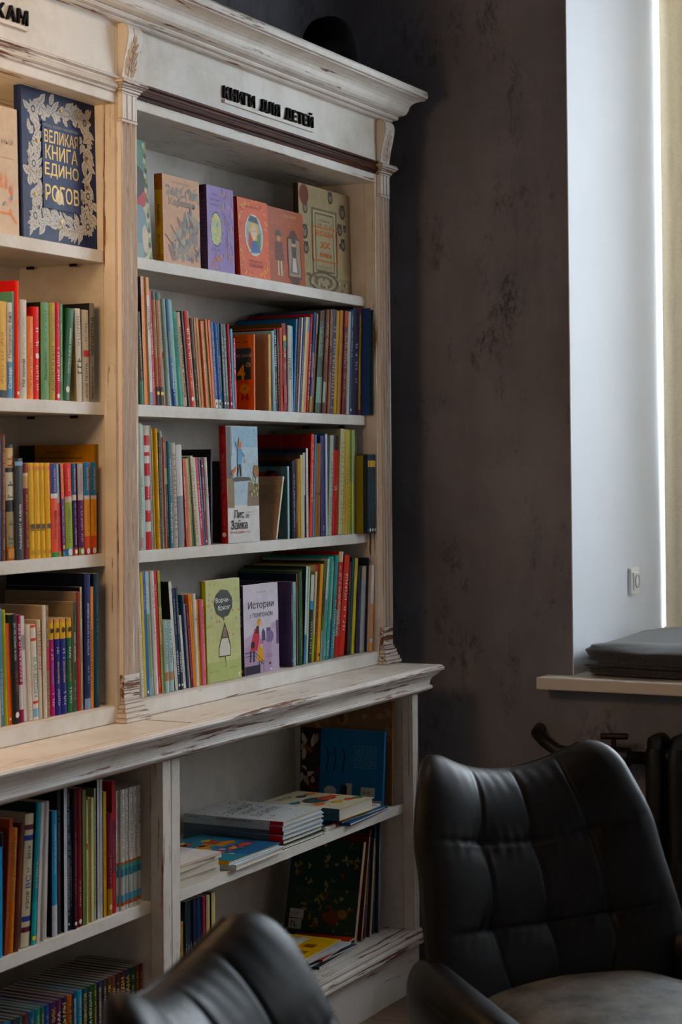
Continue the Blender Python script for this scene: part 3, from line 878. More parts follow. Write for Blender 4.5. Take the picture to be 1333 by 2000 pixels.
# ---- right bay, second shelf
ZA = (250, 530, 5.332); ZB = (480, 570, 4.443)
w2 = "on right bay's second shelf"
g2 = 'children\'s books on the second shelf of the right bay'
def sign_book(A):
    A.rect(0, .80, 1, 1, '#e8823a'); A.rect(.0, .62, .95, .82, '#3d5a56'); A.rect(0, .40, .95, .64, '#31504c'); A.rect(0, 0, 1, .4, '#e0702c')
    A.marks(.62, .95, .90, .03, '#5a3212', 3)
    A.text('Первый', .80, .72, .34, .065, '#d8dcc8'); A.text('а', .90, .60, .08, .06, '#d8dcc8')
    A.text('4', .78, .50, .14, .20, '#f1c92e', .03)
    A.ell(.84, .28, .085, .075, '#f0b62c'); A.ell(.84, .28, .055, .05, '#f4d04a')
    A.ell(.82, .29, .008, .008, K); A.ell(.86, .29, .008, .008, K); A.line([(.815, .27), (.84, .262), (.865, .27)], .008, K)
    A.poly([(.80, .24), (.77, .12), (.83, .15)], '#b5432a'); A.poly([(.88, .24), (.92, .12), (.85, .15)], '#b5432a')
row(ZA, 1.575, .037, w2, g2, [
 (132, 172, 88, 420, '#3c6650', 'dark green spine half hidden by the pilaster', {'B': '0-.25:5d8f78 .25-1:55584a', 'T': [('~.4', .3, .8, '#c9a27c')]}),
 (176, 206, 132, 52, '#e9944d', 'tall thin orange spine', {'B': '.86-1:d9a78c', 'C': '#20202c'}),
 (207, 236, 158, 58, '#ea9a4c', 'tall thin plain orange spine'),
 (238, 266, 182, 62, '#e6e2d6', 'tall white spine with orange top and black letters', {'B': '.86-1:e5a05c 0-.1:6fa6bd', 'T': [('АЙБОЛИТ', .56, .80, K), ('~.4', .2, .45, '#8a8a8a')]}),
 (268, 296, 217, 205, '#c33a46', 'thin crimson spine with white lettering', {'T': [('~.5', .45, .72, '#f3dcd0'), ('~.4', .15, .3, '#f3dcd0')]}),
 (300, 338, 246, 210, '#c59a78', 'tan spine with teal top and dark foot', {'B': '.93-1:5f827c 0-.16:4b4a4c .16-.42:cc7b62', 'T': [('Собрание', .19, .36, '#f3e2d0'), ('#', .09, .12, '#e7c42f'), ('~.4', .5, .85, '#7d5a40')]}),
 (340, 380, 280, 218, '#c59a78', 'tan spine with dark foot beside its twin', {'B': '.93-1:5f827c 0-.16:4b4a4c .16-.42:cc7b62', 'T': [('Собрание', .19, .36, '#f3e2d0'), ('#', .09, .12, '#e7c42f'), ('~.4', .5, .85, '#7d5a40')]}),
 (385, 412, 305, 235, '#dcdad4', 'white spine turning pale blue below', {'B': '0-.1:dba48c .1-.42:a9c4c6 .42-.48:b2674e'}),
 (413, 444, 345, 285, '#9fb9ae', 'pale sage green mottled spine', {'T': [('~.6', .3, .75, '#7f9a7a')]}),
 (445, 469, 370, 288, '#b9c3da', 'pale lavender blue spine', {'T': [('~.7', .2, .95, '#8a9cc4')]}),
 (470, 503, 393, 293, '#6f9ac0', 'mid blue spine with darker foot', {'B': '0-.16:2f5b96 .45-.7:8ea9b8', 'T': [('~.5', .1, .4, '#dfe6ec')]}),
 (505, 530, 425, 298, '#8fb59d', 'sage green thin spine'),
 (532, 578, 455, 420, '#52a79c', 'teal spine with blue lettering', {'T': [('МАЛЕНЬКИЙ НЕМО', .42, .92, '#2f6d86')]}),
 (580, 638, 500, 428, '#d6c7a6', 'wide cream spine with black handwriting', {'T': [('Роман Сеф', .10, .36, K), ('Ключ от сказки', .40, .84, '#4c4436')], 'hc': True}),
 (640, 655, 558, 412, '#4d434a', 'very thin dark grey spine'),
 (655, 697, 583, 415, '#cf4a3a', 'red spine with white title and round emblem', {'T': [('~.55', .5, .85, W_), ('~.4', .2, .4, '#e9c3b4'), ('o', .06, .1, W_)]}),
 (697, 711, 612, 415, '#e2b182', 'thin peach spine'),
 (712, 747, 648, 487, '#4a534c', 'dark green grey spine with white author name', {'B': '.55-1:7d766a', 'T': [('Сергей Востоков', .08, .42, W_), ('~.5', .5, .9, '#a9604c')]}),
 (750, 774, 673, 487, '#c58a52', 'thin tan orange spine', {'T': [('~.5', .1, .9, '#8d5a30')]}),
 (775, 795, 698, 488, '#cf9250', 'thin tan orange spine beside a yellow one', {'T': [('~.5', .1, .9, '#8d5a30')]}),
 (795, 819, 725, 490, '#d8b84a', 'thin olive yellow spine', {'T': [('~.4', .3, .8, '#7a6a2c')]}),
 (820, 843, 755, 518, '#dc7f5c', 'salmon spine with white lettering', {'T': [('~.5', .3, .8, W_)]}),
 (845, 872, 780, 516, '#b5cf95', 'pale green thin spine'),
 (873, 892, 806, 502, '#d97c35', 'thin bright orange spine'),
 (893, 917, 835, 505, '#d87a33', 'thin orange spine beside a blue one'),
 (918, 944, 865, 532, '#3564a6', 'blue spine with white foot', {'B': '0-.1:e9e6de', 'T': [('~.45', .15, .9, '#c9a27c'), ('o', .03, .07, '#555555')]}),
 (945, 976, 897, 538, '#3a68a8', 'second blue spine with white foot', {'B': '0-.1:e9e6de', 'T': [('~.45', .15, .9, '#c9a27c'), ('o', .03, .07, '#555555')]}),
 (978, 1009, 935, 538, '#4f86b8', 'mid blue spine with white capitals', {'T': [('СОЧИНИТЕЛЬ СКАЗОК', .2, .62, W_), ('o', .04, .08, W_)]}),
 (1010, 1034, 965, 545, '#46564f', 'dark green grey spine with white print', {'T': [('~.45', .15, .85, W_), ('o', .04, .08, W_)]}),
 (1035, 1060, 993, 548, '#425650', 'second dark green grey spine', {'T': [('~.45', .15, .85, W_), ('o', .04, .08, W_)]}),
 (1065, 1096, 1030, 550, '#b9374a', 'crimson spine with round emblem', {'T': [('~.45', .15, .55, '#f0d0c8'), ('o', .04, .08, W_)]}),
 (1098, 1118, 1070, 600, '#5aa0bd', 'thin sky blue spine', {'T': [('~.4', .1, .9, '#2f6d86')]}),
 (1120, 1140, 1100, 698, '#c23c48', 'short crimson spine with white letters', {'T': [('~.6', .5, .95, W_), ('~.4', .1, .4, '#e9c3b4')]}),
 (1318, 1332, 1316, 655, '#d8742f', 'orange and green cover with a yellow figure four', {'bart': sign_book, 'd': .165}),
])
row(ZB, 1.575, .037, w2, g2, [
 (205, 225, 205, 370, '#d9a648', 'thin yellow spine with beige back cover', {'C': '#a8917e'}),
 (243, 265, 225, 338, '#a9c8d2', 'thin light blue spine'),
 (266, 290, 247, 325, '#23222a', 'black spine with yellow and white lettering', {'T': [('~.6', .1, .5, '#d8a838'), ('~.6', .55, .95, W_)]}),
 (290, 302, 275, 323, '#2b2628', 'very thin black spine', {'T': [('~.5', .2, .9, '#cfc6b8')]}),
 (303, 326, 293, 312, '#d4593a', 'thin orange red spine', {'T': [('~.4', .2, .8, '#8a2c20')]}),
 (328, 362, 315, 272, '#8e2f34', 'thick dark red spine with a yellow figure', {'C': '#5a4a2a', 'T': [('#', .80, .86, '#d8b45a'), ('#', .72, .79, '#3f6f5c'), ('ЕГО', .62, .72, '#e8d8c0'), ('~.4', .48, .6, '#d8b0a0'), ('#', .1, .3, '#b4524c')], 'hc': True}),
 (372, 404, 375, 293, '#cfccc4', 'white spine with black capitals', {'T': [('ИДЕАЛ', .38, .62, K)]}),
 (405, 415, 407, 300, '#a9d2da', 'thin pale cyan spine'),
 (416, 431, 440, 235, '#2f6da0', 'leaning blue spine'),
 (432, 455, 465, 228, '#2a1d1c', 'black spine dotted with red', {'T': [('~.9', .03, .97, '#b5503a')]}),
 (456, 465, 493, 225, '#cdd2d8', 'very thin white leaning spine'),
 (466, 484, 510, 222, '#3a3a58', 'navy leaning spine with pale letters', {'T': [('~.5', .2, .7, '#c9c9d8')]}),
 (486, 505, 528, 222, '#d9c58f', 'thin cream leaning spine'),
 (506, 525, 545, 222, '#cf8f70', 'peach leaning spine with blue top', {'B': '.85-1:4a9ac0'}),
 (527, 550, 565, 195, '#b5352c', 'red leaning spine with white letters', {'T': [('~.5', .1, .75, W_)]}),
 (554, 574, 595, 182, '#2c4a86', 'navy blue leaning spine', {'B': '0-.16:b99a5a .35-.6:7f7890', 'T': [('~.5', .15, .6, '#d8d2e0')]}),
 (576, 604, 622, 195, '#8f6a58', 'brown spine with white rounded top', {'B': '.8-1:b9b2a8 .2-.6:b57a50'}),
 (606, 622, 642, 165, '#56665a', 'green and brown dotted spine, leftmost of the set', {'B': '.9-1:5a4438 .1-.35:8fae9c', 'T': [('~.6', .55, .85, '#cfd9c0')]}),
 (624, 642, 662, 163, '#4d6a58', 'green and brown dotted spine, second of the set', {'B': '.9-1:5a4438 .1-.35:8fae9c', 'T': [('~.6', .55, .85, '#cfd9c0')]}),
 (644, 664, 682, 160, '#5a5048', 'brown dotted spine beside the green ones', {'B': '.1-.35:9aa89c', 'T': [('~.6', .5, .85, '#cfc0b0')]}),
 (666, 688, 702, 158, '#6a4a42', 'reddish brown spine with pale dots', {'B': '.1-.3:a9bcae', 'T': [('~.6', .5, .9, '#d9c0a8')]}),
 (690, 709, 722, 156, '#8a4438', 'brick red spine with golden print', {'B': '.65-1:a0785a 0-.3:9a5a4a', 'T': [('~.6', .05, .95, '#d9b080')]}),
 (710, 729, 742, 155, '#7d4a40', 'maroon spine with golden print', {'B': '.65-1:a0785a 0-.3:a06a58', 'T': [('~.6', .05, .95, '#d9b080')]}),
 (731, 764, 766, 158, '#44485c', 'dark slate spine with white dots', {'T': [('~.7', .05, .9, '#c8c0c8')]}),
 (766, 794, 797, 170, '#c89c3c', 'golden yellow spine with small dark lettering', {'T': [('~.3', .4, .7, '#7a5a20')]}),
 (796, 821, 828, 165, '#b3812e', 'ochre spine'),
 (823, 841, 851, 168, '#7a3a34', 'red brown dotted spine, leftmost of three', {'B': '.85-1:b0553a', 'T': [('~.8', .45, .8, '#d9b8a0'), ('~.8', .15, .42, '#c99a80')]}),
 (843, 861, 866, 168, '#74363a', 'red brown dotted spine, middle of three', {'B': '.85-1:b0553a', 'T': [('~.8', .45, .8, '#d9b8a0'), ('~.8', .15, .42, '#c99a80')]}),
 (863, 881, 880, 168, '#7a3a34', 'red brown dotted spine, rightmost of three', {'B': '.85-1:b0553a', 'T': [('~.8', .45, .8, '#d9b8a0'), ('~.8', .15, .42, '#c99a80')]}),
 (883, 905, 897, 172, '#c9c4bc', 'white spine with faint red print', {'T': [('~.4', .3, .7, '#c08a80')]}),
 (906, 924, 915, 155, '#2f5c80', 'steel blue spine with white dots', {'T': [('~.5', .55, .95, '#dfe6ec'), ('o', .03, .06, W_)]}),
 (926, 984, 930, 140, '#241f38', 'thick dark navy spine with white lettering', {'T': [('~.35', .3, .7, '#c9c4d8')], 'hc': True}),
 (986, 1003, 992, 135, '#c99a44', 'golden spine with crimson top', {'B': '.93-1:8a2440 0-.05:8a2440'}),
 (1005, 1029, 1012, 133, '#cfa552', 'second golden spine with dark emblem', {'T': [('o', .8, .84, '#4a3a20')]}),
 (1031, 1062, 1039, 135, '#34508e', 'blue spine with white title, protruding', {'Y': .014, 'T': [('КЛАССИЧЕСКИЕ СКАЗКИ', .30, .83, '#c9d2e2')]}),
 (1063, 1097, 1066, 150, '#24443a', 'dark green spine, rightmost and protruding', {'Y': .006, 'T': [('~.35', .4, .85, '#8aa890')]}),
], n0=34)
# ---- right bay, third shelf
ZC_ = (250, 810, 4.937); ZD = (490, 810, 4.443)
w3 = "on right bay's third shelf"; g3 = 'children\'s books on the third shelf of the right bay'
STR = '0-.145:c8262c .145-.225:e6ded0 .225-.315:c8262c .315-.40:d8c8bc .40-.51:c8262c .51-.595:d6cfc4 .595-.695:c8262c .695-.755:e6ded0 .755-.785:c8262c .785-.84:e6ded0 .84-.92:c8262c .92-1:cfc6b4'
def beige_back(A):
    for k in range(9): A.marks(.30, .94, .84-k*.034, .02, '#4a4038', k)
    A.marks(.45, .8, .10, .016, '#4a4038', 21); A.ell(.24, .1, .03, .03, '#4a3a32')
def teal_back(A):
    A.rect(.35, .74, .8, .93, '#7a2f38'); A.poly([(.4, .93), (.5, .8), (.6, .95), (.7, .8), (.78, .93)], '#a83c40')
    for k in range(6): A.marks(.52, .95, .5-k*.03, .02, '#1f2a2c', k)
    A.rect(.55, .06, .9, .16, '#7d6a66')
row(ZC_, 1.247, .038, w3, g3, [
 (125, 154, 104, 85, '#d5dccb', 'white spine with green lettering by the pilaster', {'T': [('~.6', .2, .6, '#3f8a5a'), ('#', .02, .1, '#d8a0a8')]}),
 (156, 179, 128, 105, '#aacbd2', 'pale blue thin spine'),
 (180, 230, 148, 105, '#c8262c', 'red spine with wide white stripes', {'B': STR, 'T': [('~.3', .3, .55, W_)], 'hc': True}),
 (232, 261, 192, 107, '#86868a', 'grey spine with white print', {'T': [('~.5', .4, .85, '#dcdad8'), ('~.4', .1, .3, '#dcdad8')]}),
 (262, 289, 225, 137, '#e2b822', 'bright yellow spine', {'T': [('~.4', .45, .7, '#7a5a10'), ('~.45', .1, .25, '#5a4510')]}),
 (290, 319, 255, 135, '#e0b422', 'second bright yellow spine, next to a black one', {'T': [('~.4', .45, .7, '#7a5a10'), ('~.45', .1, .25, '#5a4510')]}),
 (320, 342, 296, 175, '#26231f', 'black speckled spine', {'T': [('~.9', .1, .9, '#6a6458')]}),
 (343, 372, 306, 158, '#d8d6cc', 'white spine with green floral speckle', {'T': [('~.9', .05, .75, '#8a9a78')]}),
 (373, 380, 333, 222, '#d5856a', 'very thin salmon spine'),
 (381, 410, 350, 262, '#2a3430', 'black green spine with brown top', {'B': '.75-1:6a4238 .6-.75:8a9a70', 'T': [('~.4', .1, .5, '#8aa89a')]}),
 (412, 442, 375, 258, '#4c87a0', 'teal blue spine with white capitals', {'T': [('ГОРА ХРАБР УДАЧИ', .05, .42, '#e6ecec'), ('~.5', .5, .85, '#d0dcdc')]}),
 (443, 488, 405, 275, '#bcb2a4', 'wide grey beige spine with dense print', {'T': [('~.8', .05, .95, '#8a8278')], 'hc': True}),
 (491, 549, 455, 293, '#d9d8d6', 'white spine with dark slate cover edge', {'C': '#3c454f', 'B': '0-.5:8d949a'}),
 (550, 560, 487, 318, '#dcdcda', 'white spine with teal top and red foot', {'B': '.93-1:5a9c98 0-.07:c44038'}),
 (561, 584, 520, 425, '#d2604a', 'salmon red spine with white title', {'T': [('~.5', .2, .8, W_)]}),
 (586, 624, 541, 428, '#e0a882', 'peach spine', {'T': [('~.5', .25, .8, '#c08058')]}),
 (626, 640, 563, 412, '#3f7f58', 'thin mid green spine', {'T': [('~.5', .3, .8, '#d8e0c8')]}),
 (641, 663, 580, 412, '#1f5a40', 'dark green spine with white title', {'T': [('~.5', .3, .85, '#d8e0c8')]}),
 (665, 689, 598, 402, '#cfc4a8', 'beige speckled spine', {'T': [('~.9', .05, .9, '#8a8268')]}),
 (690, 711, 628, 415, '#dcd4c8', 'off white thin spine'),
 (712, 737, 650, 418, '#c93a3c', 'red spine with white lettering', {'T': [('~.5', .2, .75, W_)]}),
 (738, 754, 680, 420, '#3f5f96', 'thin blue spine', {'T': [('~.5', .3, .8, '#d0d8e6')]}),
 (755, 772, 708, 435, '#7d2c34', 'thin maroon spine with white dot', {'T': [('~.5', .4, .8, W_), ('o', .9, .95, W_), ('o', .03, .06, W_)]}),
 (776, 803, 735, 415, '#dcdbd8', 'plain white spine with pale red title', {'T': [('ОЛСИ', .55, .7, '#c4887c'), ('~.3', .05, .2, '#b0b0b0')]}),
 (806, 821, 806, 335, '#15151c', 'black cover with yellow strip behind the white book', {'d': .19, 'Y': .055, 'bart': lambda A: A.rect(0, 0, .16, 1, '#a8922c')}),
 (918, 936, 918, 450, '#4a4646', 'dark grey cover behind the face-out fox book', {'Y': .085, 'd': .12}),
])
row(ZD, 1.247, .038, w3, g3, [
 (222, 234, 282, 540, '#e3dccd', 'beige back cover with paragraph of print, leaning', {'C': '#b59a80', 'F': '#b59a80', 'bart': beige_back, 'd': .145}),
 (325, 341, 327, 450, '#9fc0c8', 'teal blue back cover with light blue spine', {'C': '#4a7078', 'bart': teal_back, 'd': .15}),
 (345, 362, 345, 400, '#2b2b34', 'black spine with white lettering', {'C': '#1d1a20', 'T': [('~.5', .1, .85, '#c8c8cc')]}),
 (365, 388, 365, 398, '#2c2e40', 'navy black spine with white lettering', {'T': [('~.5', .1, .85, '#c8c8cc')]}),
 (389, 409, 392, 385, '#4a2c30', 'dark maroon spine', {'T': [('~.4', .2, .5, '#9ab0a0')]}),
 (410, 434, 411, 383, '#c8973c', 'golden yellow spine beside cream one', {'C': '#7a4c2c'}),
 (436, 458, 432, 350, '#ddc98a', 'cream yellow spine', {'C': '#4a3628'}),
 (459, 470, 452, 330, '#c8ccd2', 'thin white and blue spine', {'C': '#2a3a5a', 'B': '0-.3:dcdad4'}),
 (471, 485, 470, 330, '#d6d3ca', 'white spine with maroon lower half', {'B': '0-.5:4a2428', 'T': [('~.5', .55, .9, '#b08a50')]}),
 (487, 508, 500, 293, '#d8d2c4', 'white spine with pale print', {'C': '#20263a', 'T': [('~.6', .1, .8, '#a09890')]}),
 (510, 536, 528, 170, '#e0532a', 'orange red spine with white title and dark red cover', {'C': '#8a1a20', 'T': [('~.5', .35, .92, '#f4d8c0')], 'd': .2}),
 (539, 556, 560, 175, '#4f86b4', 'thin sky blue leaning spine'),
 (559, 576, 576, 250, '#9a6a34', 'brown spine beside its twin', {'T': [('o', .44, .48, '#4a2a14')]}),
 (579, 601, 593, 250, '#9c6c38', 'second brown spine', {'T': [('o', .44, .48, '#4a2a14')]}),
 (610, 653, 622, 185, '#3a3366', 'thick purple navy spine with white foot lettering', {'C': '#1c1c30', 'T': [('~.35', .06, .16, '#d8d4e4')], 'hc': True}),
 (655, 672, 668, 168, '#cfd6d4', 'white spine with bright blue upper edge', {'C': '#3a8ac8'}),
 (675, 704, 695, 182, '#b9c4b0', 'pale grey green printed spine', {'T': [('~.8', .1, .85, '#8a9a8a')]}),
 (708, 733, 722, 178, '#c23430', 'red spine with black top, left of two', {'B': '.85-1:2a2426', 'T': [('~.6', .45, .52, W_)]}),
 (735, 758, 745, 178, '#c43a34', 'red spine with black top, right of two', {'B': '.85-1:2a2426', 'T': [('~.6', .45, .52, W_)]}),
 (763, 798, 784, 128, '#c3c7a0', 'tall cream green spine', {'T': [('~.8', .1, .9, '#a0a878')]}),
 (800, 819, 805, 128, '#d6b070', 'tall peach yellow spine', {'T': [('~.8', .2, .9, '#c08a58')]}),
 (821, 839, 824, 127, '#d8bf5c', 'tall yellow spine with pink tint', {'T': [('~.8', .1, .7, '#b89a3a')]}),
 (841, 860, 843, 130, '#d0c070', 'tall pale yellow spine', {'T': [('~.8', .05, .8, '#a89a48')]}),
 (862, 877, 862, 132, '#8ba06c', 'tall olive green spine', {'B': '.1-.5:c8c45a', 'T': [('~.9', .1, .35, K)]}),
 (879, 897, 882, 133, '#a9b878', 'tall light green spine', {'B': '.1-.5:c4c46a'}),
 (899, 913, 903, 133, '#9fae80', 'tall grey green spine'),
 (915, 940, 928, 140, '#7f7484', 'lilac grey spine', {'T': [('~.5', .2, .8, '#b0a8b0')]}),
 (946, 969, 952, 355, '#8f8438', 'olive spine, lower than its neighbours', {'Y': .02}),
 (971, 992, 977, 355, '#c0a23c', 'mustard spine with small print', {'Y': .018, 'T': [('~.35', .2, .8, '#6a5a20')]}),
 (1001, 1023, 1005, 345, '#1d2c40', 'dark blue green spine, first of four by the panel', {'Y': .004, 'B': '.84-.92:8a7a30', 'T': [('~.4', .5, .75, '#4a8a88'), ('o', .03, .06, W_)]}),
 (1024, 1045, 1027, 345, '#1c2e3c', 'dark blue green spine, second of four by the panel', {'Y': .004, 'B': '.84-.92:c8a834', 'T': [('~.4', .3, .75, '#4a8a88'), ('o', .03, .06, W_)]}),
 (1046, 1067, 1048, 345, '#1d3040', 'dark blue green spine, third of four by the panel', {'Y': .004, 'B': '.84-.92:c8a834', 'T': [('~.4', .3, .75, '#4a8a88'), ('o', .03, .06, W_)]}),
 (1068, 1089, 1069, 345, '#1c2e3c', 'dark blue green spine, last of four by the panel', {'Y': .004, 'B': '.84-.92:c8a834', 'T': [('~.4', .3, .75, '#4a8a88'), ('o', .03, .06, W_)]}),
], n0=27)
# ---- right bay, bottom shelf of the upper case
ZE = (250, 1080, 4.937); ZF = (460, 1060, 4.1656)
w4 = "on right bay's fourth shelf"; g4 = 'children\'s books on the fourth shelf of the right bay'
row(ZE, .9203, .024, w4, g4, [
 (138, 164, 86, 195, '#e2ddd0', 'white flowered spine half hidden by the pilaster', {'T': [('~.8', .05, .6, '#9ab08a')]}),
 (165, 187, 121, 190, '#d9bd3e', 'thin yellow leaning spine'),
 (188, 214, 138, 185, '#3f6cae', 'blue leaning spine with white capitals', {'T': [('НАСТРОЙ ЗЕМЛИ', .70, .90, '#eef2f6'), ('o', .02, .05, W_)]}),
 (215, 243, 163, 185, '#7f9a78', 'spine with green photograph and pale blue top', {'B': '.66-1:a9c6cc 0-.15:8ab0a8', 'T': [('~.6', .7, .9, W_)]}),
 (245, 262, 190, 180, '#dcd8d0', 'thin white leaning spine', {'T': [('~.5', .6, .9, '#b0604a'), ('~.4', .2, .5, '#8a8a80')]}),
 (263, 299, 213, 178, '#dedbd6', 'white leaning spine with red print', {'T': [('~.5', .7, .9, '#a05a4a'), ('~.4', .45, .55, '#8a6a58')]}),
 (300, 331, 248, 178, '#c93226', 'bright red leaning spine', {'T': [('~.4', .8, .9, '#f0c8b8'), ('~.4', .05, .15, '#f0c8b8')], 'hc': True}),
 (333, 366, 286, 175, '#8f9a5c', 'olive green photo spine with blue edge', {'B': '.9-1:b0a83c .4-.7:c4b070 0-.15:9aa86a', 'T': [('~.6', .5, .9, '#6f7a40')]}),
 (368, 404, 340, 655, '#b6ccca', 'short pale blue spine, left of two', {'B': '.16-.28:b08a6a', 'T': [('~.5', .4, .9, '#5a6a70')]}),
 (412, 453, 377, 655, '#b2cbc9', 'short pale blue spine, right of two', {'B': '.16-.28:b08a6a', 'T': [('~.5', .4, .9, '#5a6a70')]}),
 (462, 489, 387, 282, '#d9d6ce', 'white leaning spine with black cover side', {'C': '#15161c', 'T': [('~.4', .05, .5, '#5a5a58')]}),
 (490, 518, 428, 342, '#27364e', 'navy leaning spine with white title', {'T': [('ПАМЯТКА', .14, .40, '#e6eaf0'), ('~.4', .55, .9, '#c8d0da'), ('o', .03, .06, W_)]}),
 (520, 541, 455, 340, '#27384c', 'second navy leaning spine with white title', {'T': [('ПАМЯТКА', .14, .40, '#e6eaf0'), ('~.4', .55, .9, '#c8d0da'), ('o', .03, .06, W_)]}),
 (543, 566, 492, 608, '#d8d5cc', 'short white leaning spine', {'T': [('~.5', .1, .5, '#8a8a88')]}),
 (568, 582, 508, 405, '#2f5560', 'dark teal leaning spine'),
 (583, 596, 524, 410, '#3a568a', 'thin blue leaning spine', {'T': [('~.5', .2, .6, '#d0d8e6')]}),
 (597, 615, 537, 505, '#d6c4a4', 'cream leaning spine', {'C': '#1f2f2c', 'T': [('~.5', .3, .8, '#8a6a50')]}),
 (617, 636, 561, 502, '#5a1f38', 'thin maroon leaning spine', {'T': [('~.5', .1, .9, '#c89aa8')]}),
 (637, 654, 583, 405, '#e5803c', 'orange leaning spine'),
 (656, 665, 604, 398, '#e3b440', 'very thin amber leaning spine', {'T': [('~.5', .2, .8, '#8a5a20')]}),
 (667, 694, 625, 398, '#e4e2dc', 'white leaning spine with a letter', {'T': [('т', .70, .75, K)]}),
 (697, 727, 655, 455, '#e0a42c', 'mustard spine with red lettering', {'T': [('~.5', .45, .85, '#b8502c'), ('~.4', .08, .2, '#8a5a20')]}),
 (729, 760, 697, 455, '#e68a98', 'pink spine with red lettering', {'T': [('~.5', .5, .92, '#c03048'), ('~.4', .08, .2, '#a03048')]}),
])
row(ZF, .9203, .024, w4, g4, [
 (460, 472, 462, 318, '#2f2748', 'deep purple cover right of the pompom story book', {'C': '#4b3f68', 'F': '#4b3f68', 'T': [('~.5', .55, .85, W_), ('~.5', .05, .1, W_)], 'bart': lambda A: A.rect(.62, .12, .70, .23, '#8a8494'), 'd': .16}),
 (474, 503, 486, 320, '#a8c8c2', 'pale aqua spine', {'T': [('~.6', .05, .8, '#6f9a94')]}),
 (505, 519, 509, 250, '#a8584a', 'thin brick red spine with navy cover side', {'C': '#10203a', 'B': '0-.85:9a7a6a'}),
 (521, 544, 527, 232, '#345a3c', 'forest green spine', {'T': [('~.4', .1, .5, '#9ab09a')]}),
 (546, 556, 550, 215, '#4a5a40', 'thin dark olive spine', {'T': [('~.7', .1, .9, '#c8d0b8')]}),
 (558, 575, 579, 195, '#bfd0d4', 'pale spine with blue lower part', {'C': '#24342c', 'B': '0-.3:3f78b0'}),
 (577, 591, 600, 197, '#b4c49a', 'thin pale green leaning spine'),
 (593, 619, 620, 265, '#2a302e', 'black leaning spine with white top', {'B': '.7-1:d0ccc8 .6-.7:3f9ac0', 'T': [('~.6', .1, .5, '#c8ccc8')]}),
 (621, 640, 656, 185, '#cfc290', 'cream leaning spine with red top and lime foot', {'B': '.93-1:c83a34 0-.28:a8bc3c'}),
 (642, 661, 677, 180, '#5c2c20', 'dark brown leaning spine', {'T': [('~.5', .1, .6, '#c8a088')]}),
 (663, 686, 699, 178, '#e0a632', 'amber leaning spine', {'T': [('~.35', .3, .8, '#a0601c'), ('o', .05, .08, '#5a3a18')]}),
 (690, 705, 728, 150, '#4a6a38', 'dark green leaning spine with flowers', {'C': '#4a3c28', 'B': '.45-.7:2c3430 0-.3:7fa09c'}),
 (707, 721, 755, 135, '#c9ccc6', 'thin white leaning spine', {'B': '0-.6:6a8a80'}),
 (723, 743, 772, 118, '#4fa596', 'teal leaning spine, left of two', {'T': [('~.6', .04, .2, '#e0ece8'), ('~.6', .3, .9, '#8acabc')]}),
 (745, 764, 790, 115, '#4ca392', 'teal leaning spine, right of two', {'T': [('~.6', .04, .2, '#e0ece8'), ('~.6', .3, .9, '#8acabc')]}),
 (766, 783, 806, 150, '#b9b494', 'pale khaki leaning spine', {'B': '0-.4:6a6a9a'}),
 (785, 812, 824, 105, '#3f8a8c', 'sea green leaning spine', {'T': [('~.5', .1, .6, '#c8dcd8')]}),
 (815, 834, 851, 75, '#b83a2e', 'tall red spine with striped top', {'B': '.9-1:c8b480 .2-.45:9a9890', 'T': [('~.7', .2, .9, '#e8d0c0')]}),
 (835, 849, 872, 73, '#c23a30', 'tall red spine with yellow top', {'B': '.9-1:e0b83c .45-.6:e0802c', 'T': [('~.6', .3, .85, W_)]}),
 (850, 862, 890, 73, '#bf3832', 'tall red spine with white top', {'B': '.9-1:dedad0', 'T': [('~.6', .2, .8, W_)]}),
 (863, 905, 913, 107, '#c9443a', 'wide red spine with white capitals', {'T': [('~.5', .25, .85, '#f0d4c8')], 'hc': True}),
 (928, 944, 949, 157, '#3c2f3a', 'dark patterned spine with red and yellow dots', {'T': [('~.6', .05, .95, '#b8682c')]}),
 (946, 964, 976, 125, '#1f4c48', 'dark sea green spine'),
 (966, 990, 1000, 127, '#c3b04a', 'olive yellow spine beside green one', {'T': [('~.4', .1, .3, '#6a5a20')]}),
 (1000, 1030, 1022, 190, '#20263c', 'navy spine with dark cover side', {'T': [('~.3', .3, .7, '#8a90a8')]}),
 (1035, 1055, 1052, 195, '#a9a8b4', 'grey lilac spine', {'B': '.85-1:c8a080'}),
 (1057, 1084, 1070, 188, '#c0b4a4', 'beige printed spine', {'T': [('~.6', .05, .8, '#6a605a')]}),
 (1088, 1111, 1090, 120, '#232c48', 'dark blue spine under dark green top', {'B': '.9-1:1f3a34', 'Y': .018}),
 (1114, 1138, 1115, 185, '#cfc4bc', 'white spine with orange lower edge, rightmost', {'B': '.15-.55:c88a5a 0-.1:d88a4a', 'Y': .010}),
], n0=25)
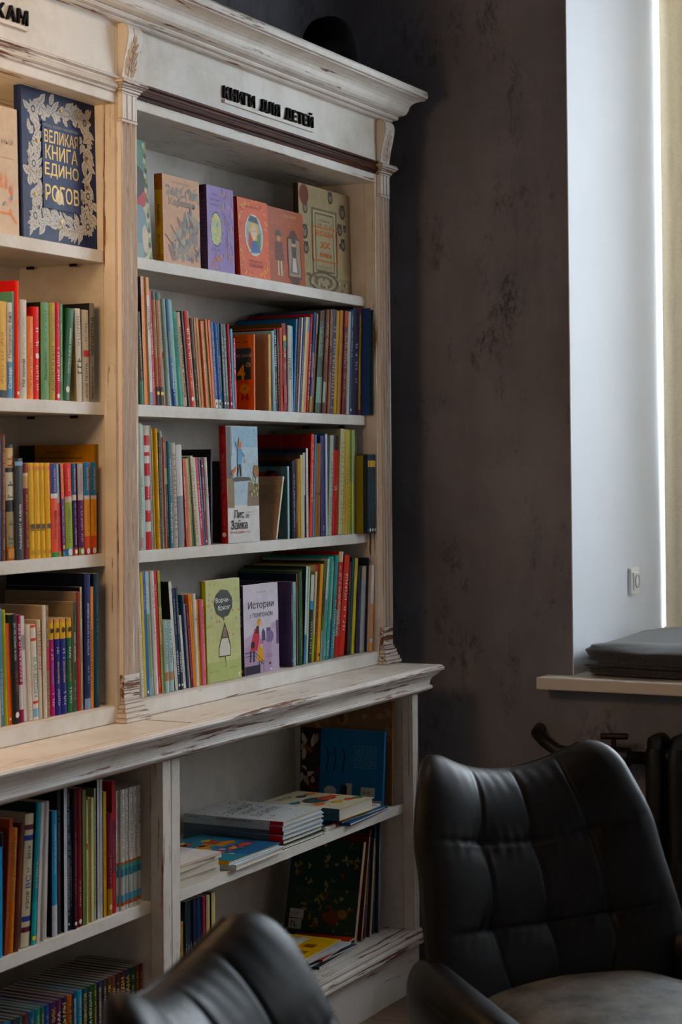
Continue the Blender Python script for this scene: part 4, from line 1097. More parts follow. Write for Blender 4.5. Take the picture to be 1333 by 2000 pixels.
# ---- left bay
ZG = (0, 520, 3.3333); ZH = (0, 1080, 4.168); ZI = (0, 1480, 3.847)
wl2 = "on left bay's second shelf"; gl2 = 'books on the second shelf of the left bay'
row(ZG, 1.575, .038, wl2, gl2, xmax=-.068, ents=[
 (-62, -22, -66, 230, '#cfc8ba', 'off white spine cut by the frame edge', {}),
 (-20, 45, -24, 225, '#dcae34', 'bright yellow wide spine with picture at foot', {'B': '0-.08:2a2c34', 'T': [('~.3', .15, .7, '#9a7420')], 'hc': True}),
 (48, 81, 42, 235, '#e2ded2', 'white spine with blue lower half', {'B': '0-.38:6f9cc8', 'T': [('Пассажир без', .42, .9, '#8a8680'), ('Сапер', .1, .32, '#e8ecf0')]}),
 (83, 102, 78, 165, '#8fbcd4', 'light blue spine with green cover side', {'C': '#5a8a78', 'T': [('~.4', .1, .5, '#4a7a9a')]}),
 (104, 128, 100, 92, '#e0523e', 'tall bright red spine', {'C': '#b82c2c', 'T': [('o', .03, .06, W_)]}),
 (129, 176, 128, 215, '#dad4c4', 'wide white spine with thin handwriting', {'T': [('Не кричи', .12, .40, '#8a8070'), ('~.3', .45, .85, '#b0a898')], 'hc': True}),
 (180, 219, 180, 325, '#ec8a52', 'short orange spine', {'C': '#d8d2c4', 'T': [('~.4', .15, .7, '#b85c2c')]}),
 (221, 265, 222, 263, '#dc4238', 'coral red spine with white circle', {'T': [('~.5', .55, .8, W_), ('o', .44, .5, '#f0dcd4'), ('~.4', .1, .38, '#f0d0c8')], 'hc': True}),
 (268, 324, 275, 235, '#6f9a66', 'wide green spine', {'C': '#1f2620', 'T': [('Андрей Кос', .2, .5, '#3f6a40'), ('~.3', .6, .95, '#48703f')], 'hc': True}),
 (326, 361, 335, 238, '#b3a24e', 'ochre green spine with dark title', {'T': [('КАКИМ Я БЫЛ', .1, .55, '#5a5428'), ('~.3', .6, .9, '#6a6430')]}),
 (363, 394, 375, 240, '#d63c50', 'raspberry red spine with white title', {'T': [('~.5', .2, .6, '#f4d8d8'), ('Мел Ричар', .7, .92, '#f4d8d8'), ('o', .03, .06, W_)]}),
 (396, 411, 410, 247, '#4a8a44', 'thin grass green spine', {'T': [('~.5', .2, .8, '#d0e0b8')]}),
 (413, 454, 443, 278, '#3c6a4c', 'dark green spine leaning right', {'T': [('МСТЮК И ЕГО ШИШКИ', .3, .78, '#e2e6d8'), ('o', .1, .14, '#d8e0c8')]}),
 (503, 538, 487, 275, '#dedacb', 'white spine leaning left with black flourishes', {'C': '#cdb48c', 'T': [('~.5', .6, .95, '#8a8478'), ('~.9', .3, .5, '#5a544c')]}),
 (541, 584, 533, 283, '#d3c8b2', 'pale spine with a red flower', {'T': [('АЛАЯ ЛЕНТА', .04, .42, '#5a5248'), ('#', .49, .56, '#c8382c'), ('~.4', .66, .9, '#8a8070')], 'hc': True}),
 (586, 617, 580, 240, '#8a847a', 'grey spine with black cover side, rightmost', {'C': '#20222a', 'T': [('ЗВЕЗДОПАД', .47, .86, '#2c2826'), ('Виктор Астафьев', .04, .36, '#3a3632')]}),
])
wl3 = "on left bay's third shelf"; gl3 = 'books on the third shelf of the left bay'
RD = [('ROALD DAHL', .66, .95, '#e8b040'), ('~.4', .1, .5, '#f0d8c8'), ('o', .02, .06, W_)]
row(ZG, 1.247, .036, wl3, gl3, xmax=-.068, ents=[
 (-14, 8, -20, 1120, '#2f5c9a', 'blue spine cut by the frame edge', {}),
 (10, 38, 2, 1097, '#6a4a3a', 'tall brown spine with pale print', {'T': [('~.35', .3, .9, '#c8b098'), ('~.4', .1, .2, '#c8b098')]}),
 (45, 103, 32, 1162, '#26221f', 'wide black spine with cream picture bands', {'B': '.80-.97:c8aa74 .52-.76:cfc6ac .0-.12:a8682c .12-.42:9a8a68', 'T': [('~.8', .14, .4, '#5a6a48'), ('~.8', .81, .96, '#8a4a28'), ('~.8', .54, .74, '#4a4a40'), ('#', .02, .1, '#c8902c')], 'hc': True}),
 (108, 158, 98, 1253, '#3a3d42', 'dark grey spine with white capitals', {'B': '.93-.97:8fb0d0', 'T': [('ЛАБИРИНТ ФАВНА', .10, .55, '#d8d8d4')], 'hc': True}),
 (160, 194, 147, 1285, '#7a2a26', 'maroon spine with cream capitals', {'B': '.74-.87:c8a070 .87-.90:d8c8b0', 'T': [('АМЕТИСТОВЫЙ ЗАМОК', .12, .68, '#e6cf9e')]}),
] + [
 (a, b_, t_, 1282, '#e6b928', 'yellow spine with black figure, %s of four' % n_, {'T': [('o', .92, .97, '#d88a60'), ('#', .31, .36, '#4a4430'), ('~.7', .29, .39, '#4a4430'), ('~.25', .5, .8, '#c89c28'), ('o', .05, .08, '#b89428')], 'hc': True})
 for a, b_, t_, n_ in ((195, 231, 182, 'first'), (232, 268, 218, 'second'), (270, 304, 254, 'third'), (305, 340, 290, 'fourth'))
] + [
 (342, 385, 327, 1287, '#e4664e', 'coral spine with blue top and green foot', {'B': '.66-1:3f4f90 .63-.68:e6e0d8 0-.05:3f9a58', 'T': [('Роальд Даль', .7, .95, '#c8a0b0'), ('Матильда', .2, .5, '#c04a70')]}),
 (389, 411, 367, 1290, '#d8434a', 'red spine with pale blue top', {'B': '.58-1:9cc4c4 0-.06:b8a03c', 'T': [('~.35', .3, .85, '#e8c0a8')]}),
 (412, 431, 394, 1288, '#5a2f66', 'purple spine with coral top', {'B': '.62-1:e06a48 0-.05:4a8ac0', 'T': [('ROALD DAHL', .70, .95, '#eab844'), ('~.4', .15, .55, '#d8b0c0'), ('#', .08, .12, '#e0b030')]}),
 (433, 478, 418, 1285, '#9cae3c', 'lime green spine with red top', {'B': '.62-1:d8382c .58-.64:d8b8a8 0-.08:4a9ac0', 'T': [('ROALD DAHL', .70, .95, '#eab844'), ('ДЖИМ', .38, .52, '#5a7a28'), ('~.3', .12, .55, '#6a7a24'), ('o', .02, .06, W_)]}),
 (480, 514, 466, 1287, '#33285c', 'violet navy spine with blue top', {'B': '.64-1:35689c .60-.66:d8d4cc 0-.08:d8503c', 'T': [('ROALD DAHL', .70, .95, '#eab844'), ('Роальд Даль', .12, .3, '#e8e0e8'), ('~.35', .34, .58, '#a8a0c0'), ('o', .02, .06, W_)]}),
 (517, 552, 504, 1286, '#5c2358', 'plum spine with grey top', {'B': '.64-1:b4b8ba .60-.66:d8c8c0 0-.08:8a9a34', 'T': [('ROALD DAHL', .70, .95, '#d0504a'), ('~.4', .15, .55, '#d0a0c0'), ('o', .02, .06, W_)]}),
 (555, 592, 545, 1277, '#e6a02c', 'orange spine with blue top, left of two', {'B': '.64-1:2c7ca8 .60-.64:d8d4cc .06-.2:dc6030 0-.06:c02c50', 'T': [('ROALD DAHL', .70, .95, '#eab844'), ('~.3', .25, .55, '#b07018'), ('o', .02, .06, W_)]}),
 (594, 632, 590, 1277, '#e6a02c', 'orange spine with blue top, right of two', {'B': '.64-1:2c7ca8 .60-.64:d8d4cc .06-.2:dc6030 0-.06:c02c50', 'T': [('ROALD DAHL', .70, .95, '#eab844'), ('~.3', .25, .55, '#b07018'), ('o', .02, .06, W_)]}),
 (636, 650, 626, 1160, '#3c3c22', 'tall book with golden cover side behind the orange pair', {'C': '#b8862c', 'B': '.55-1:9a7428', 'd': .20, 'Y': .048, 'bart': lambda A: (A.rect(0, 0, .22, 1, '#20261c'), A.text('БУМММС!', .50, .93, .25, .028, '#7a2a18'), A.line([(.28, .88), (.85, .875)], .008, '#5a3c14'))}),
 (652, 666, 648, 1160, '#4a3a1e', 'dark olive tall spine against the left bay panel', {'B': '.55-1:8a6a2a', 'Y': .05}),
])
wl4 = "on left bay's fourth shelf"; gl4 = 'books on the fourth shelf of the left bay'
YT_ = {'B': '.79-.97:e3b92c .97-1:c88a50'}
def yt(col, title, tc):
    return {'B': '.79-.96:e3b92c .96-1:d8a060', 'T': [('~.45', .58, .72, '#d8d0e0'), (title, .33, .55, tc), ('~.45', .1, .28, '#d8d0e0'), ('o', .86, .9, '#2a2620')], 'hc': True}
row(ZH, .9203, .022, wl4, gl4, xmax=-.071, ents=[
 (-20, 12, -44, 440, '#c8b898', 'cream spine cut by the frame edge', {}),
 (14, 38, -12, 455, '#5a86a0', 'slate blue leaning spine with white script', {'T': [('~.5', .1, .5, '#dce6ea')]}),
 (39, 71, 11, 470, '#b6b03c', 'olive lime leaning spine', {'T': [('~.3', .3, .8, '#7a7820')]}),
 (75, 110, 42, 580, '#ee7242', 'short bright orange leaning spine', {'T': [('~.3', .5, .9, '#f8c0a0'), ('o', .04, .07, W_)]}),
 (115, 164, 82, 505, '#231f22', 'black leaning spine with thin white title', {'C': '#2f4a44', 'T': [('НОЧЬ НИКОГДА НЕ', .58, .92, '#d8d4cc'), ('~.3', .3, .5, '#b8683c'), ('o', .06, .1, W_)], 'hc': True}),
 (166, 199, 133, 508, '#a03058', 'plum pink leaning spine with white capitals', {'B': '.12-.35:ddd4cc', 'T': [('РАССКАЗЫ О ФЕЯХ', .38, .92, '#f0dce0')]}),
 (201, 236, 168, 518, '#dcd9d4', 'white leaning spine with grey stamp', {'T': [('#', .68, .82, '#9a9aa0'), ('~.4', .1, .5, '#c8b8b8')]}),
 (237, 274, 210, 590, '#e2ddd4', 'white spine with pink print', {'T': [('~.4', .25, .6, '#d89a9a'), ('~.7', .03, .2, '#b8b0a8')]}),
 (275, 317, 246, 590, '#e6e0d4', 'white spine with red bands and blue title', {'B': '.97-1:d05a48 .83-.86:d05a48 .17-.2:d05a48 .03-.12:8ab8d4', 'T': [('НОСЯ И Я', .24, .66, '#7aa8b8')]}),
 (318, 357, 298, 548, '#d9cfbc', 'cream spine with red and green specks', {'C': '#a89682', 'T': [('~.7', .5, .95, '#b86a4a')]}),
 (358, 389, 342, 430, '#dcd6cc', 'tall white spine with beige cover side', {'C': '#a3917c', 'F': '#a3917c', 'T': [('~.3', .1, .5, '#b0a8a0')], 'd': .21}),
 (391, 411, 371, 432, '#a8865c', 'thin checked brown spine with a red stripe', {'T': [('~.9', .02, .98, '#5a3c28'), ('#', .42, .62, '#c03c3c')]}),
 (413, 457, 395, 545, '#b02c74', 'magenta spine with yellow top', yt('', 'ВЕДЬМОЧКИ', '#4a90b8')),
 (459, 501, 440, 540, '#2b2a78', 'indigo spine with yellow top, left of two', yt('', 'ВЕДЬМОЧКИ', '#e8c83c')),
 (504, 549, 487, 537, '#2b2a78', 'indigo spine with yellow top, right of two', yt('', 'ВЕДЬМОЧКИ', '#e8c83c')),
 (554, 603, 540, 532, '#2c6a44', 'green spine with yellow top', yt('', 'ВЕДЬМОЧКИ', '#d87a6a')),
 (606, 630, 595, 400, '#234a38', 'dark green taller spine with white script', {'C': '#9a8870', 'T': [('Заводная школа', .45, .72, '#d8dcc8'), ('~.4', .1, .3, '#b8c0a8')]}),
 (632, 664, 620, 320, '#8a3a34', 'red brown tall spine', {'C': '#9a8a78', 'B': '0-.45:a83c38'}),
 (666, 691, 648, 280, '#d3c6a2', 'cream tall spine with brown letters', {'C': '#151a2c', 'T': [('Запах петушок', .30, .68, '#8a3c2c'), ('~.5', .05, .25, '#a8744c'), ('~.5', .75, .95, '#8a7a60')]}),
 (694, 741, 685, 170, '#202a5c', 'tall navy spine with white capitals', {'C': '#10142a', 'B': '0-.08:8aa0c0', 'T': [('В ГОСТЯХ У БЕЛОГО МЕДВЕДЯ', .40, .78, '#e0e4ee'), ('~.3', .18, .33, '#c0c8dc')], 'hc': True}),
 (743, 766, 735, 278, '#dc8a24', 'amber spine with brown capitals', {'T': [('КОПИ ЦАРЯ СОЛОМОНА', .08, .72, '#7a4410')]}),
 (769, 814, 766, 170, '#1c3a44', 'tall dark teal spine, rightmost', {'C': '#121a2a', 'T': [('~.3', .5, .8, '#5a8a90'), ('~.3', .1, .4, '#4a7a88')], 'hc': True}),
])
# ---- lower cabinets
wl5 = 'on upper shelf of left cabinet'; gl5 = 'books on the upper shelf of the left cabinet'
ST6 = {'B': '.04-.07:b0603c .07-.13:5a9cb4 .13-.28:b8c0bc .28-.34:3f7c94 .34-.38:5aa098 .38-.40:b0603c', 'T': [('~.45', .45, .88, '#4a4848'), ('~.45', .92, .98, '#4a4848')]}
row(ZI, .5063, -.070, wl5, gl5, xmax=-.071, ents=[
 (-30, 20, -8, 675, '#2f88b8', 'sky blue spine cut by the frame edge', {}),
 (22, 24, 30, 560, '#3a3040', 'thin dark violet spine', {}),
 (25, 61, 65, 468, '#9c4a30', 'reddish brown spine', {'T': [('~.4', .2, .9, '#c88a60')]}),
 (63, 100, 97, 535, '#c67a28', 'orange spine with white title', {'T': [('Детский университет', .42, .9, '#f0dcb8'), ('~.3', .1, .3, '#e8c890')]}),
 (106, 139, 150, 495, '#5c302c', 'dark brown spine', {'B': '.3-.9:6a3a2c'}),
 (156, 231, 192, 435, '#cfc4a8', 'thick cream spine with maroon and blue bands', {'B': '.88-.92:5a2030 .80-.84:2a3f8a .19-.23:2a3f8a .11-.15:5a2030', 'T': [('2018', .66, .76, '#2a2a34'), ('ВС', .44, .54, '#2a3f8a'), ('УЗОР', .28, .42, '#3a3a44'), ('~.4', .56, .64, '#5a5a60')], 'hc': True}),
 (233, 269, 276, 340, '#1f8f9c', 'teal spine with yellow emblem', {'C': '#14323c', 'B': '0-.3:3aa8b0', 'T': [('~.4', .4, .6, '#d8c83c'), ('#', .03, .06, '#e0c830')]}),
 (276, 301, 313, 340, '#c8c6c2', 'light grey spine, first of three', {}),
 (305, 335, 336, 332, '#b9b4b0', 'light grey spine, second of three', {'T': [('~.4', .1, .3, '#c88a70')]}),
 (338, 350, 362, 330, '#c6c2bd', 'light grey spine, third of three', {'C': '#8a8a8c'}),
 (394, 432, 388, 405, '#4a96be', 'blue spine with white lower quarter', {'C': '#1c2a38', 'B': '0-.25:c8ccd0', 'T': [('~.3', .5, .9, '#c8dce6')]}),
 (436, 462, 441, 225, '#22222a', 'tall black spine with red and white lettering', {'T': [('~.4', .2, .45, '#b04a34'), ('~.4', .5, .85, '#8a8a90')]}),
 (486, 511, 487, 190, '#c4c8cc', 'tall pale grey spine', {'C': '#20222a'}),
 (513, 529, 511, 215, '#20242c', 'black spine with white checks', {'T': [('~.8', .1, .95, '#b8bcc0'), ('o', .03, .06, W_)]}),
 (531, 548, 529, 400, '#24406c', 'navy spine with white capitals', {'T': [('~.5', .2, .75, '#c8d4e0')]}),
 (553, 581, 553, 235, '#3c1620', 'dark maroon spine, left of two', {'T': [('~.35', .2, .7, '#a87a80'), ('o', .03, .05, W_)]}),
 (584, 618, 585, 230, '#7a2228', 'maroon red spine, right of two', {'C': '#3c2420', 'T': [('~.35', .15, .35, '#e0c0b8'), ('o', .03, .05, W_)]}),
 (626, 652, 620, 248, '#6a7a4a', 'olive green spine beside the maroon pair', {'C': '#3c3428'}),
 (655, 665, 650, 320, '#d0c69a', 'thin pale yellow spine, first of three', {'B': '.6-.65:b04a3a'}),
 (667, 690, 664, 297, '#cfc58c', 'pale yellow spine, second of three', {'T': [('~.4', .6, .8, '#8a7a40')]}),
 (692, 711, 686, 305, '#d0c892', 'pale yellow spine, third of three', {}),
 (714, 726, 705, 235, '#b4b0a0', 'thin patterned grey green spine', {'C': '#8a8470', 'T': [('~.9', .1, .9, '#3f5a48')]}),
 (736, 754, 736, 168, '#c6cacc', 'tall white spine, left of two', {'C': '#20242c', 'T': [('~.4', .1, .7, '#8a8a90')]}),
 (757, 775, 754, 165, '#cacdce', 'tall white spine, right of two', {'T': [('~.4', .1, .7, '#8a8a90')]}),
 (781, 805, 777, 260, '#bf9238', 'mustard spine with brown lettering', {'C': '#15161c', 'T': [('~.35', .3, .6, '#6a4a18')]}),
 (811, 848, 809, 420, '#7a2630', 'wine red spine with tan foot', {'B': '0-.26:a87c30', 'T': [('~.35', .3, .6, '#c88a70'), ('o', .06, .1, '#e0c890')], 'hc': True}),
 (851, 873, 839, 180, '#a82c36', 'tall crimson spine', {'B': '.3-.7:6a2840', 'T': [('~.35', .1, .6, '#d88a80')]}),
] + [
 (a, b_, a+2, y_, '#d3d2ca', 'white spine with wavy teal bands, %s of six' % n_, dict(ST6))
 for a, b_, y_, n_ in ((878, 908, 252, 'first'), (910, 940, 244, 'second'), (942, 971, 236, 'third'), (973, 1001, 226, 'fourth'), (1003, 1032, 216, 'fifth'), (1034, 1063, 206, 'sixth'))
], maxd=.26)
wl6 = 'on lower shelf of left cabinet'; gl6 = 'matching dark hardbacks on the lower shelf of the left cabinet'
cols6 = [('#2a6a9a', 'blue'), ('#2f2a34', 'dark grey'), ('#2a5a58', 'teal'), ('#5a2a2c', 'maroon'), ('#2c5a88', 'mid blue'), ('#2f8078', 'sea green'), ('#3c6a44', 'leaf green'), ('#2c4a94', 'royal blue'), ('#4a2a5c', 'purple'), ('#5a2c48', 'plum'), ('#3a2c58', 'violet'), ('#a85a34', 'rust orange'), ('#2a4a6c', 'steel blue'), ('#3f92bc', 'light blue'), ('#26404c', 'slate'), ('#244a34', 'bottle green'), ('#3c5a2c', 'moss green'), ('#2c3058', 'navy'), ('#3a3c44', 'charcoal'), ('#4a2c22', 'brown'), ('#6a3a2c', 'red brown'), ('#3c2630', 'dark plum'), ('#4a2028', 'dark maroon'), ('#2a2c48', 'midnight blue'), ('#24482c', 'dark green'), ('#4a3a24', 'olive brown'), ('#5a2c24', 'brick brown')]
xs6 = [18, 84, 131, 168, 216, 260, 302, 334, 370, 420, 460, 504, 541, 580, 618, 658, 697, 729, 768, 803, 836, 868, 904, 943, 985, 1024, 1054, 1087]
tx6 = ['', '', '', '', '', '', '', '', 'ТАЙНИК', 'ТЬМА', 'ВЕДЬМЫ', 'ТАЙНЫ', 'ВОЗНИКНОВЕНИЕ', '~.4', 'ДРЕВНОСТИ', 'НА НЕУДАЧУ', '~.4', 'О НЕИЗВЕСТНО', '~.4', 'О ТЕНЯХ', 'КОВШ', '~.4', 'ПРАЗДН', 'ОСМАНА', '~.4', '~.4', '~.4']
ent = []
for i in range(27):
    xt = xs6[i]; X = onY(xt/3.847, 1900, -.06).x
    xb = (proj((onY(xs6[i]/3.847, 1480+(1992-xs6[i]*.385)/3.847, -.06).x, -.06, .1655))[0])*3.847
    xe = (proj((onY(xs6[i+1]/3.847, 1480+(1992-xs6[i+1]*.385)/3.847, -.06).x, -.06, .1655))[0])*3.847-2
    y_ = (proj((onY(xs6[i]/3.847, 1480+(1992-xs6[i]*.385)/3.847, -.06).x, -.06, .1655+.209))[1]-1480)*3.847
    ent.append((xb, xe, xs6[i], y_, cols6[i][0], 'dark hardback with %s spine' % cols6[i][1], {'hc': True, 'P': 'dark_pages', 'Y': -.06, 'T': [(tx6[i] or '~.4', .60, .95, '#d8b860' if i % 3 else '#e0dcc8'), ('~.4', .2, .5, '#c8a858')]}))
row(ZI, .1655, -.06, wl6, gl6, ent, xmax=-.071)
# left set on the lower shelf of the right cabinet
ZJ_ = (340, 1720, 11.108)
wr6 = 'on lower shelf of right cabinet'; gr6 = 'matching slim books on the lower shelf of the right cabinet'
SD = lambda c: [('СОФЬЯ', .14, .27, c), ('ПРОКОФЬЕВА', .31, .55, c), ('~.4', .6, .7, c)]
row(ZJ_, .1655, -.062, wr6, gr6, [
 (200, 214, 176, 900, '#c8a468', 'thin tan paper spine against the stile', {'d': .14}),
 (216, 264, 182, 480, '#1d2a30', 'dark green black spine with white title, first', {'T': SD('#c8ccc8')}),
 (266, 314, 238, 465, '#1e2c30', 'dark green black spine with white title, second', {'T': SD('#c8ccc8')}),
 (316, 372, 292, 450, '#1f2e30', 'dark green black spine with white title, third', {'T': SD('#c8ccc8')}),
 (374, 440, 366, 430, '#1b2238', 'dark navy spine with white title', {'T': SD('#c8ccd8')}),
 (442, 500, 438, 410, '#1c263c', 'second dark navy spine with white title', {'T': SD('#c8ccd8')}),
 (502, 566, 496, 390, '#1d3450', 'steel navy spine with yellow emblem', {'T': SD('#a8b8c8')}),
 (568, 650, 556, 375, '#1f3f78', 'royal blue spine with white title', {'T': SD('#c8d8e8')}),
 (652, 706, 620, 355, '#8a3440', 'brick red spine with pale title', {'T': SD('#d8a8a0')}),
 (722, 798, 690, 325, '#cfc490', 'cream yellow spine with brown title, left', {'C': '#15161c', 'T': SD('#8a6a38')+[('#', .07, .1, '#3a4a5a')]}),
 (834, 914, 820, 270, '#d2c894', 'cream yellow spine with brown title, right', {'C': '#15161c', 'T': SD('#8a6a38')+[('#', .09, .12, '#3a4a5a')]}),
])
# ------------------------------------------------------------------ books shown cover-out, lying or leaning
def onX(x, y, X):
    d = ray(x, y); return CAM + d*((X-CAM.x)/d.x)
def faceout(zoom, zs, xbl, xbr, top, t, Y, col, label, opt, w=None, group=None):
    ox, oy, s = zoom
    X1 = xat(ox+xbr/s, zs, Y); X0 = xat(ox+xbl/s, zs, Y) if w is None else X1-w
    if w is None: p = onX(ox+top[0]/s, oy+top[1]/s, X0)
    else: p = onX(ox+top[0]/s, oy+top[1]/s, X1)
    phi = math.atan2(p.y-Y, p.z-zs); h = math.hypot(p.y-Y, p.z-zs); roll = 0
    if phi < .005 or phi > .3:
        q = onY(ox+top[0]/s, oy+top[1]/s, Y+.005); XR = X0 if w is None else X1
        phi = .02; h = (q.z-zs)
    r = make_book(t, X1-X0, h, col, dict(opt, hc=True))
    lift = (X1-X0)*abs(math.sin(roll)) if roll > 0 else 0
    r.matrix_world = Matrix.Translation((X0, Y+t, zs+.0004+lift)) @ Matrix.Rotation(roll, 4, 'Y') @ Matrix.Rotation(-phi, 4, 'X') @ Matrix.Rotation(-math.pi/2, 4, 'Z')
    tag(r, label, 'book', group)
    return r
ZK = (250, 260, 2.6137); ZL = (0, 0, 2.962)
def art_unicorn(A):
    rn = random.Random(4); cr = '#d3d0c8'; nv = '#1b2a55'
    # the frame of leaves and flowers around the title
    for k in range(230):
        e = k/230*4; f = e % 1; side = int(e)
        off = rn.uniform(-.07, .07)
        if side == 0: u, v, a = .12+.76*f, .885+off*.5, 0
        elif side == 1: u, v, a = .865+off, .88-.76*f, -math.pi/2
        elif side == 2: u, v, a = .88-.76*f, .135+off*.6, math.pi
        else: u, v, a = .165+off, .12+.76*f, math.pi/2
        A.leaf(u, v, rn.uniform(.07, .14), rn.uniform(.018, .036), a+rn.uniform(-1.2, 1.2), cr, nv)
    for u, v in ((.15, .86), (.85, .86), (.15, .16), (.86, .15), (.14, .5), (.87, .36)):
        for q in range(9): A.leaf(u, v, .085, .02, q*math.pi*2/9, cr, nv)
        A.ell(u, v, .025, .025, nv); A.ell(u, v, .015, .015, cr)
    for k in range(70):
        u, v = rn.uniform(.09, .92), rn.uniform(.07, .93)
        if .25 < u < .77 and .22 < v < .80: continue
        A.ell(u, v, .006, .006, cr if k % 2 else nv, 0, 8)
    A.rect(.255, .225, .765, .80, '#1c2d5c')
    A.text('УОЛАС КОМИН МАКМИЛЛАН', .51, .775, .47, .018, '#a8a48e')
    A.ell(.47, .31, .055, .05, '#e6dec8'); A.poly([(.46, .29), (.53, .26), (.52, .33), (.49, .36)], '#e6dec8')
def art_unicorn2(A):
    g = '#8f7034'
    A.text('ВЕЛИКАЯ', .51, .705, .46, .085, g, .012); A.text('КНИГА', .51, .60, .44, .095, g, .012)
    A.text('ЕДИНО', .51, .48, .46, .10, g, .012); A.text('РОГОВ', .51, .33, .46, .11, g, .012)
    A.text('ОЛМА', .5, .10, .12, .02, g)
    for u, v in ((.52, .90), (.2, .66), (.86, .62), (.86, .42), (.5, .15), (.16, .3)): A.star(u, v, .028, g, 7)
faceout(ZL, 1.907, 140, 566, (146, 494), .019, .050, '#1b2a55', 'large navy book with cream leaf frame and gold title', {'art': art_unicorn, 'art2': art_unicorn2, 'F': '#1b2a55', 'C': '#18244a'})
def art_cream(A):
    A.text('НЫЙ', .80, .73, .22, .05, '#6a5040'); A.line([(.5, .60), (.93, .60)], .008, '#b08060')
    rn = random.Random(2)
    for k in range(26):
        u, v = rn.uniform(.45, .92), rn.uniform(.16, .44)
        A.leaf(u, v, rn.uniform(.05, .13), rn.uniform(.015, .03), rn.uniform(0, 6.28), rn.choice(('#e2905e', '#d87a4a', '#e8b08a', '#7d8a84', '#e0a07a')))
    for u in (.55, .66, .76): A.poly([(u-.025, .36), (u+.025, .36), (u, .50)], '#e09060')
    A.line([(.45, .17), (.85, .17), (.95, .10)], .03, '#e08a52')
faceout(ZL, 1.907, 0, 113, (108, 640), .014, .052, '#d9c0a2', 'cream book with orange town drawing beside the navy book', {'art': art_cream}, w=.17)

def art_green0(A):
    A.rect(0, .55, 1, 1, '#5f8f7c'); A.rect(0, 0, 1, .55, '#c9c6a4'); A.ell(.6, .62, .35, .16, '#3a3a2c'); A.poly([(.35, .42), (.98, .62), (.95, .48), (.5, .36)], '#b8262c')
    A.ell(.62, .22, .3, .24, '#7d97a0'); A.ell(.78, .17, .10, .12, '#d9c9b0'); A.rect(.0, 0, .7, .13, '#8fa6a4')
    for k in range(24): A.ell(.93+.03*math.sin(k*2.1), k/24, .05, .03, ('#3c4a24', '#8a9a58', '#c8c49a')[k % 3], 0, 7)
faceout(ZK, 1.907, 0, 128, (90, 46), .013, .050, '#4f7f6e', 'green and red picture book half hidden behind the left pilaster', {'art': art_green0}, w=.118)
def art_karavan(A):
    rn = random.Random(8)
    A.marks(.25, .75, .93, .03, '#8a7a66', 4)
    for k in range(70):
        u, v = rn.uniform(.08, .95), rn.uniform(.76, .88)
        A.leaf(u, v, rn.uniform(.05, .1), .018, rn.uniform(0, 6.28), rn.choice(('#7d7a70', '#8d867a', '#a89a86')))
    A.text('Караван', .52, .70, .72, .10, '#5c5044', .02); A.text('Караван', .515, .705, .70, .095, '#8f8470', .006)
    for k in range(110):
        u = rn.uniform(.22, .98); v = rn.uniform(.04, .60)
        if v > .25+.5*u: continue
        A.leaf(u, v, rn.uniform(.08, .22), rn.uniform(.02, .045), rn.uniform(.4, 2.6), rn.choice(('#8f8f82', '#7d8a88', '#a08a86', '#5f6a66', '#a8a48e', '#8a6a66', '#b8ac94')))
    A.line([(.2, .44), (.45, .25), (.55, .2)], .02, '#54564c'); A.line([(.05, .33), (.32, .18)], .014, '#6a5a48')
faceout(ZK, 1.907, 185, 373, (190, 210), .022, .052, '#d9a05c', 'peach book with grey dragon drawing and orange yellow spine', {'B': '.82-1:a8642c .0-.1:c88c34 .1-.82:d8a440', 'F': '#d9a884', 'art': art_karavan, 'T': [('Караван', .42, .66, '#6a3c18'), ('Виталий Гад', .06, .32, '#6a3c18')]})
def art_purple(A):
    rn = random.Random(5)
    A.text('ГАНС', .3, .90, .2, .028, '#4a3f78'); A.text('ХРИСТИАН', .3, .84, .36, .03, '#4a3f78'); A.text('АНДЕРСЕН', .3, .78, .38, .03, '#4a3f78')
    A.ell(.33, .50, .22, .21, '#5a4c80'); A.ell(.33, .50, .20, .19, '#cfd09a'); A.rect(.16, .36, .50, .62, '#c8cc98')
    for k in range(16): A.leaf(rn.uniform(.18, .44), rn.uniform(.36, .62), .08, .03, rn.uniform(0, 6.2), rn.choice(('#9ab8a0', '#e0d890', '#7fa8b0', '#d8c06a')))
    A.text('СКАЗКИ', .3, .26, .34, .03, '#4a3f78')
    for k in range(44): A.leaf(rn.uniform(.55, .95), rn.uniform(.05, .95), rn.uniform(.08, .18), .02, rn.uniform(1, 2.2), rn.choice(('#8a6fa8', '#c8906a', '#7a66a0', '#d8a078')))
    for k in range(14): A.leaf(rn.uniform(.08, .5), rn.uniform(.02, .18), .12, .03, rn.uniform(.8, 2.3), rn.choice(('#d08a5c', '#c87a50', '#8a6fa8')))
    A.line([(.72, .1), (.74, .7)], .012, '#6a5a94'); A.ell(.73, .62, .05, .04, '#8a74b0')
faceout(ZK, 1.907, 412, 548, (416, 266), .021, .053, '#4a2c50', 'lilac fairy-tale book with dark purple spine', {'F': '#9a82bc', 'C': '#9a82bc', 'art': art_purple, 'T': [('~.7', .06, .94, '#6a4a70')]})
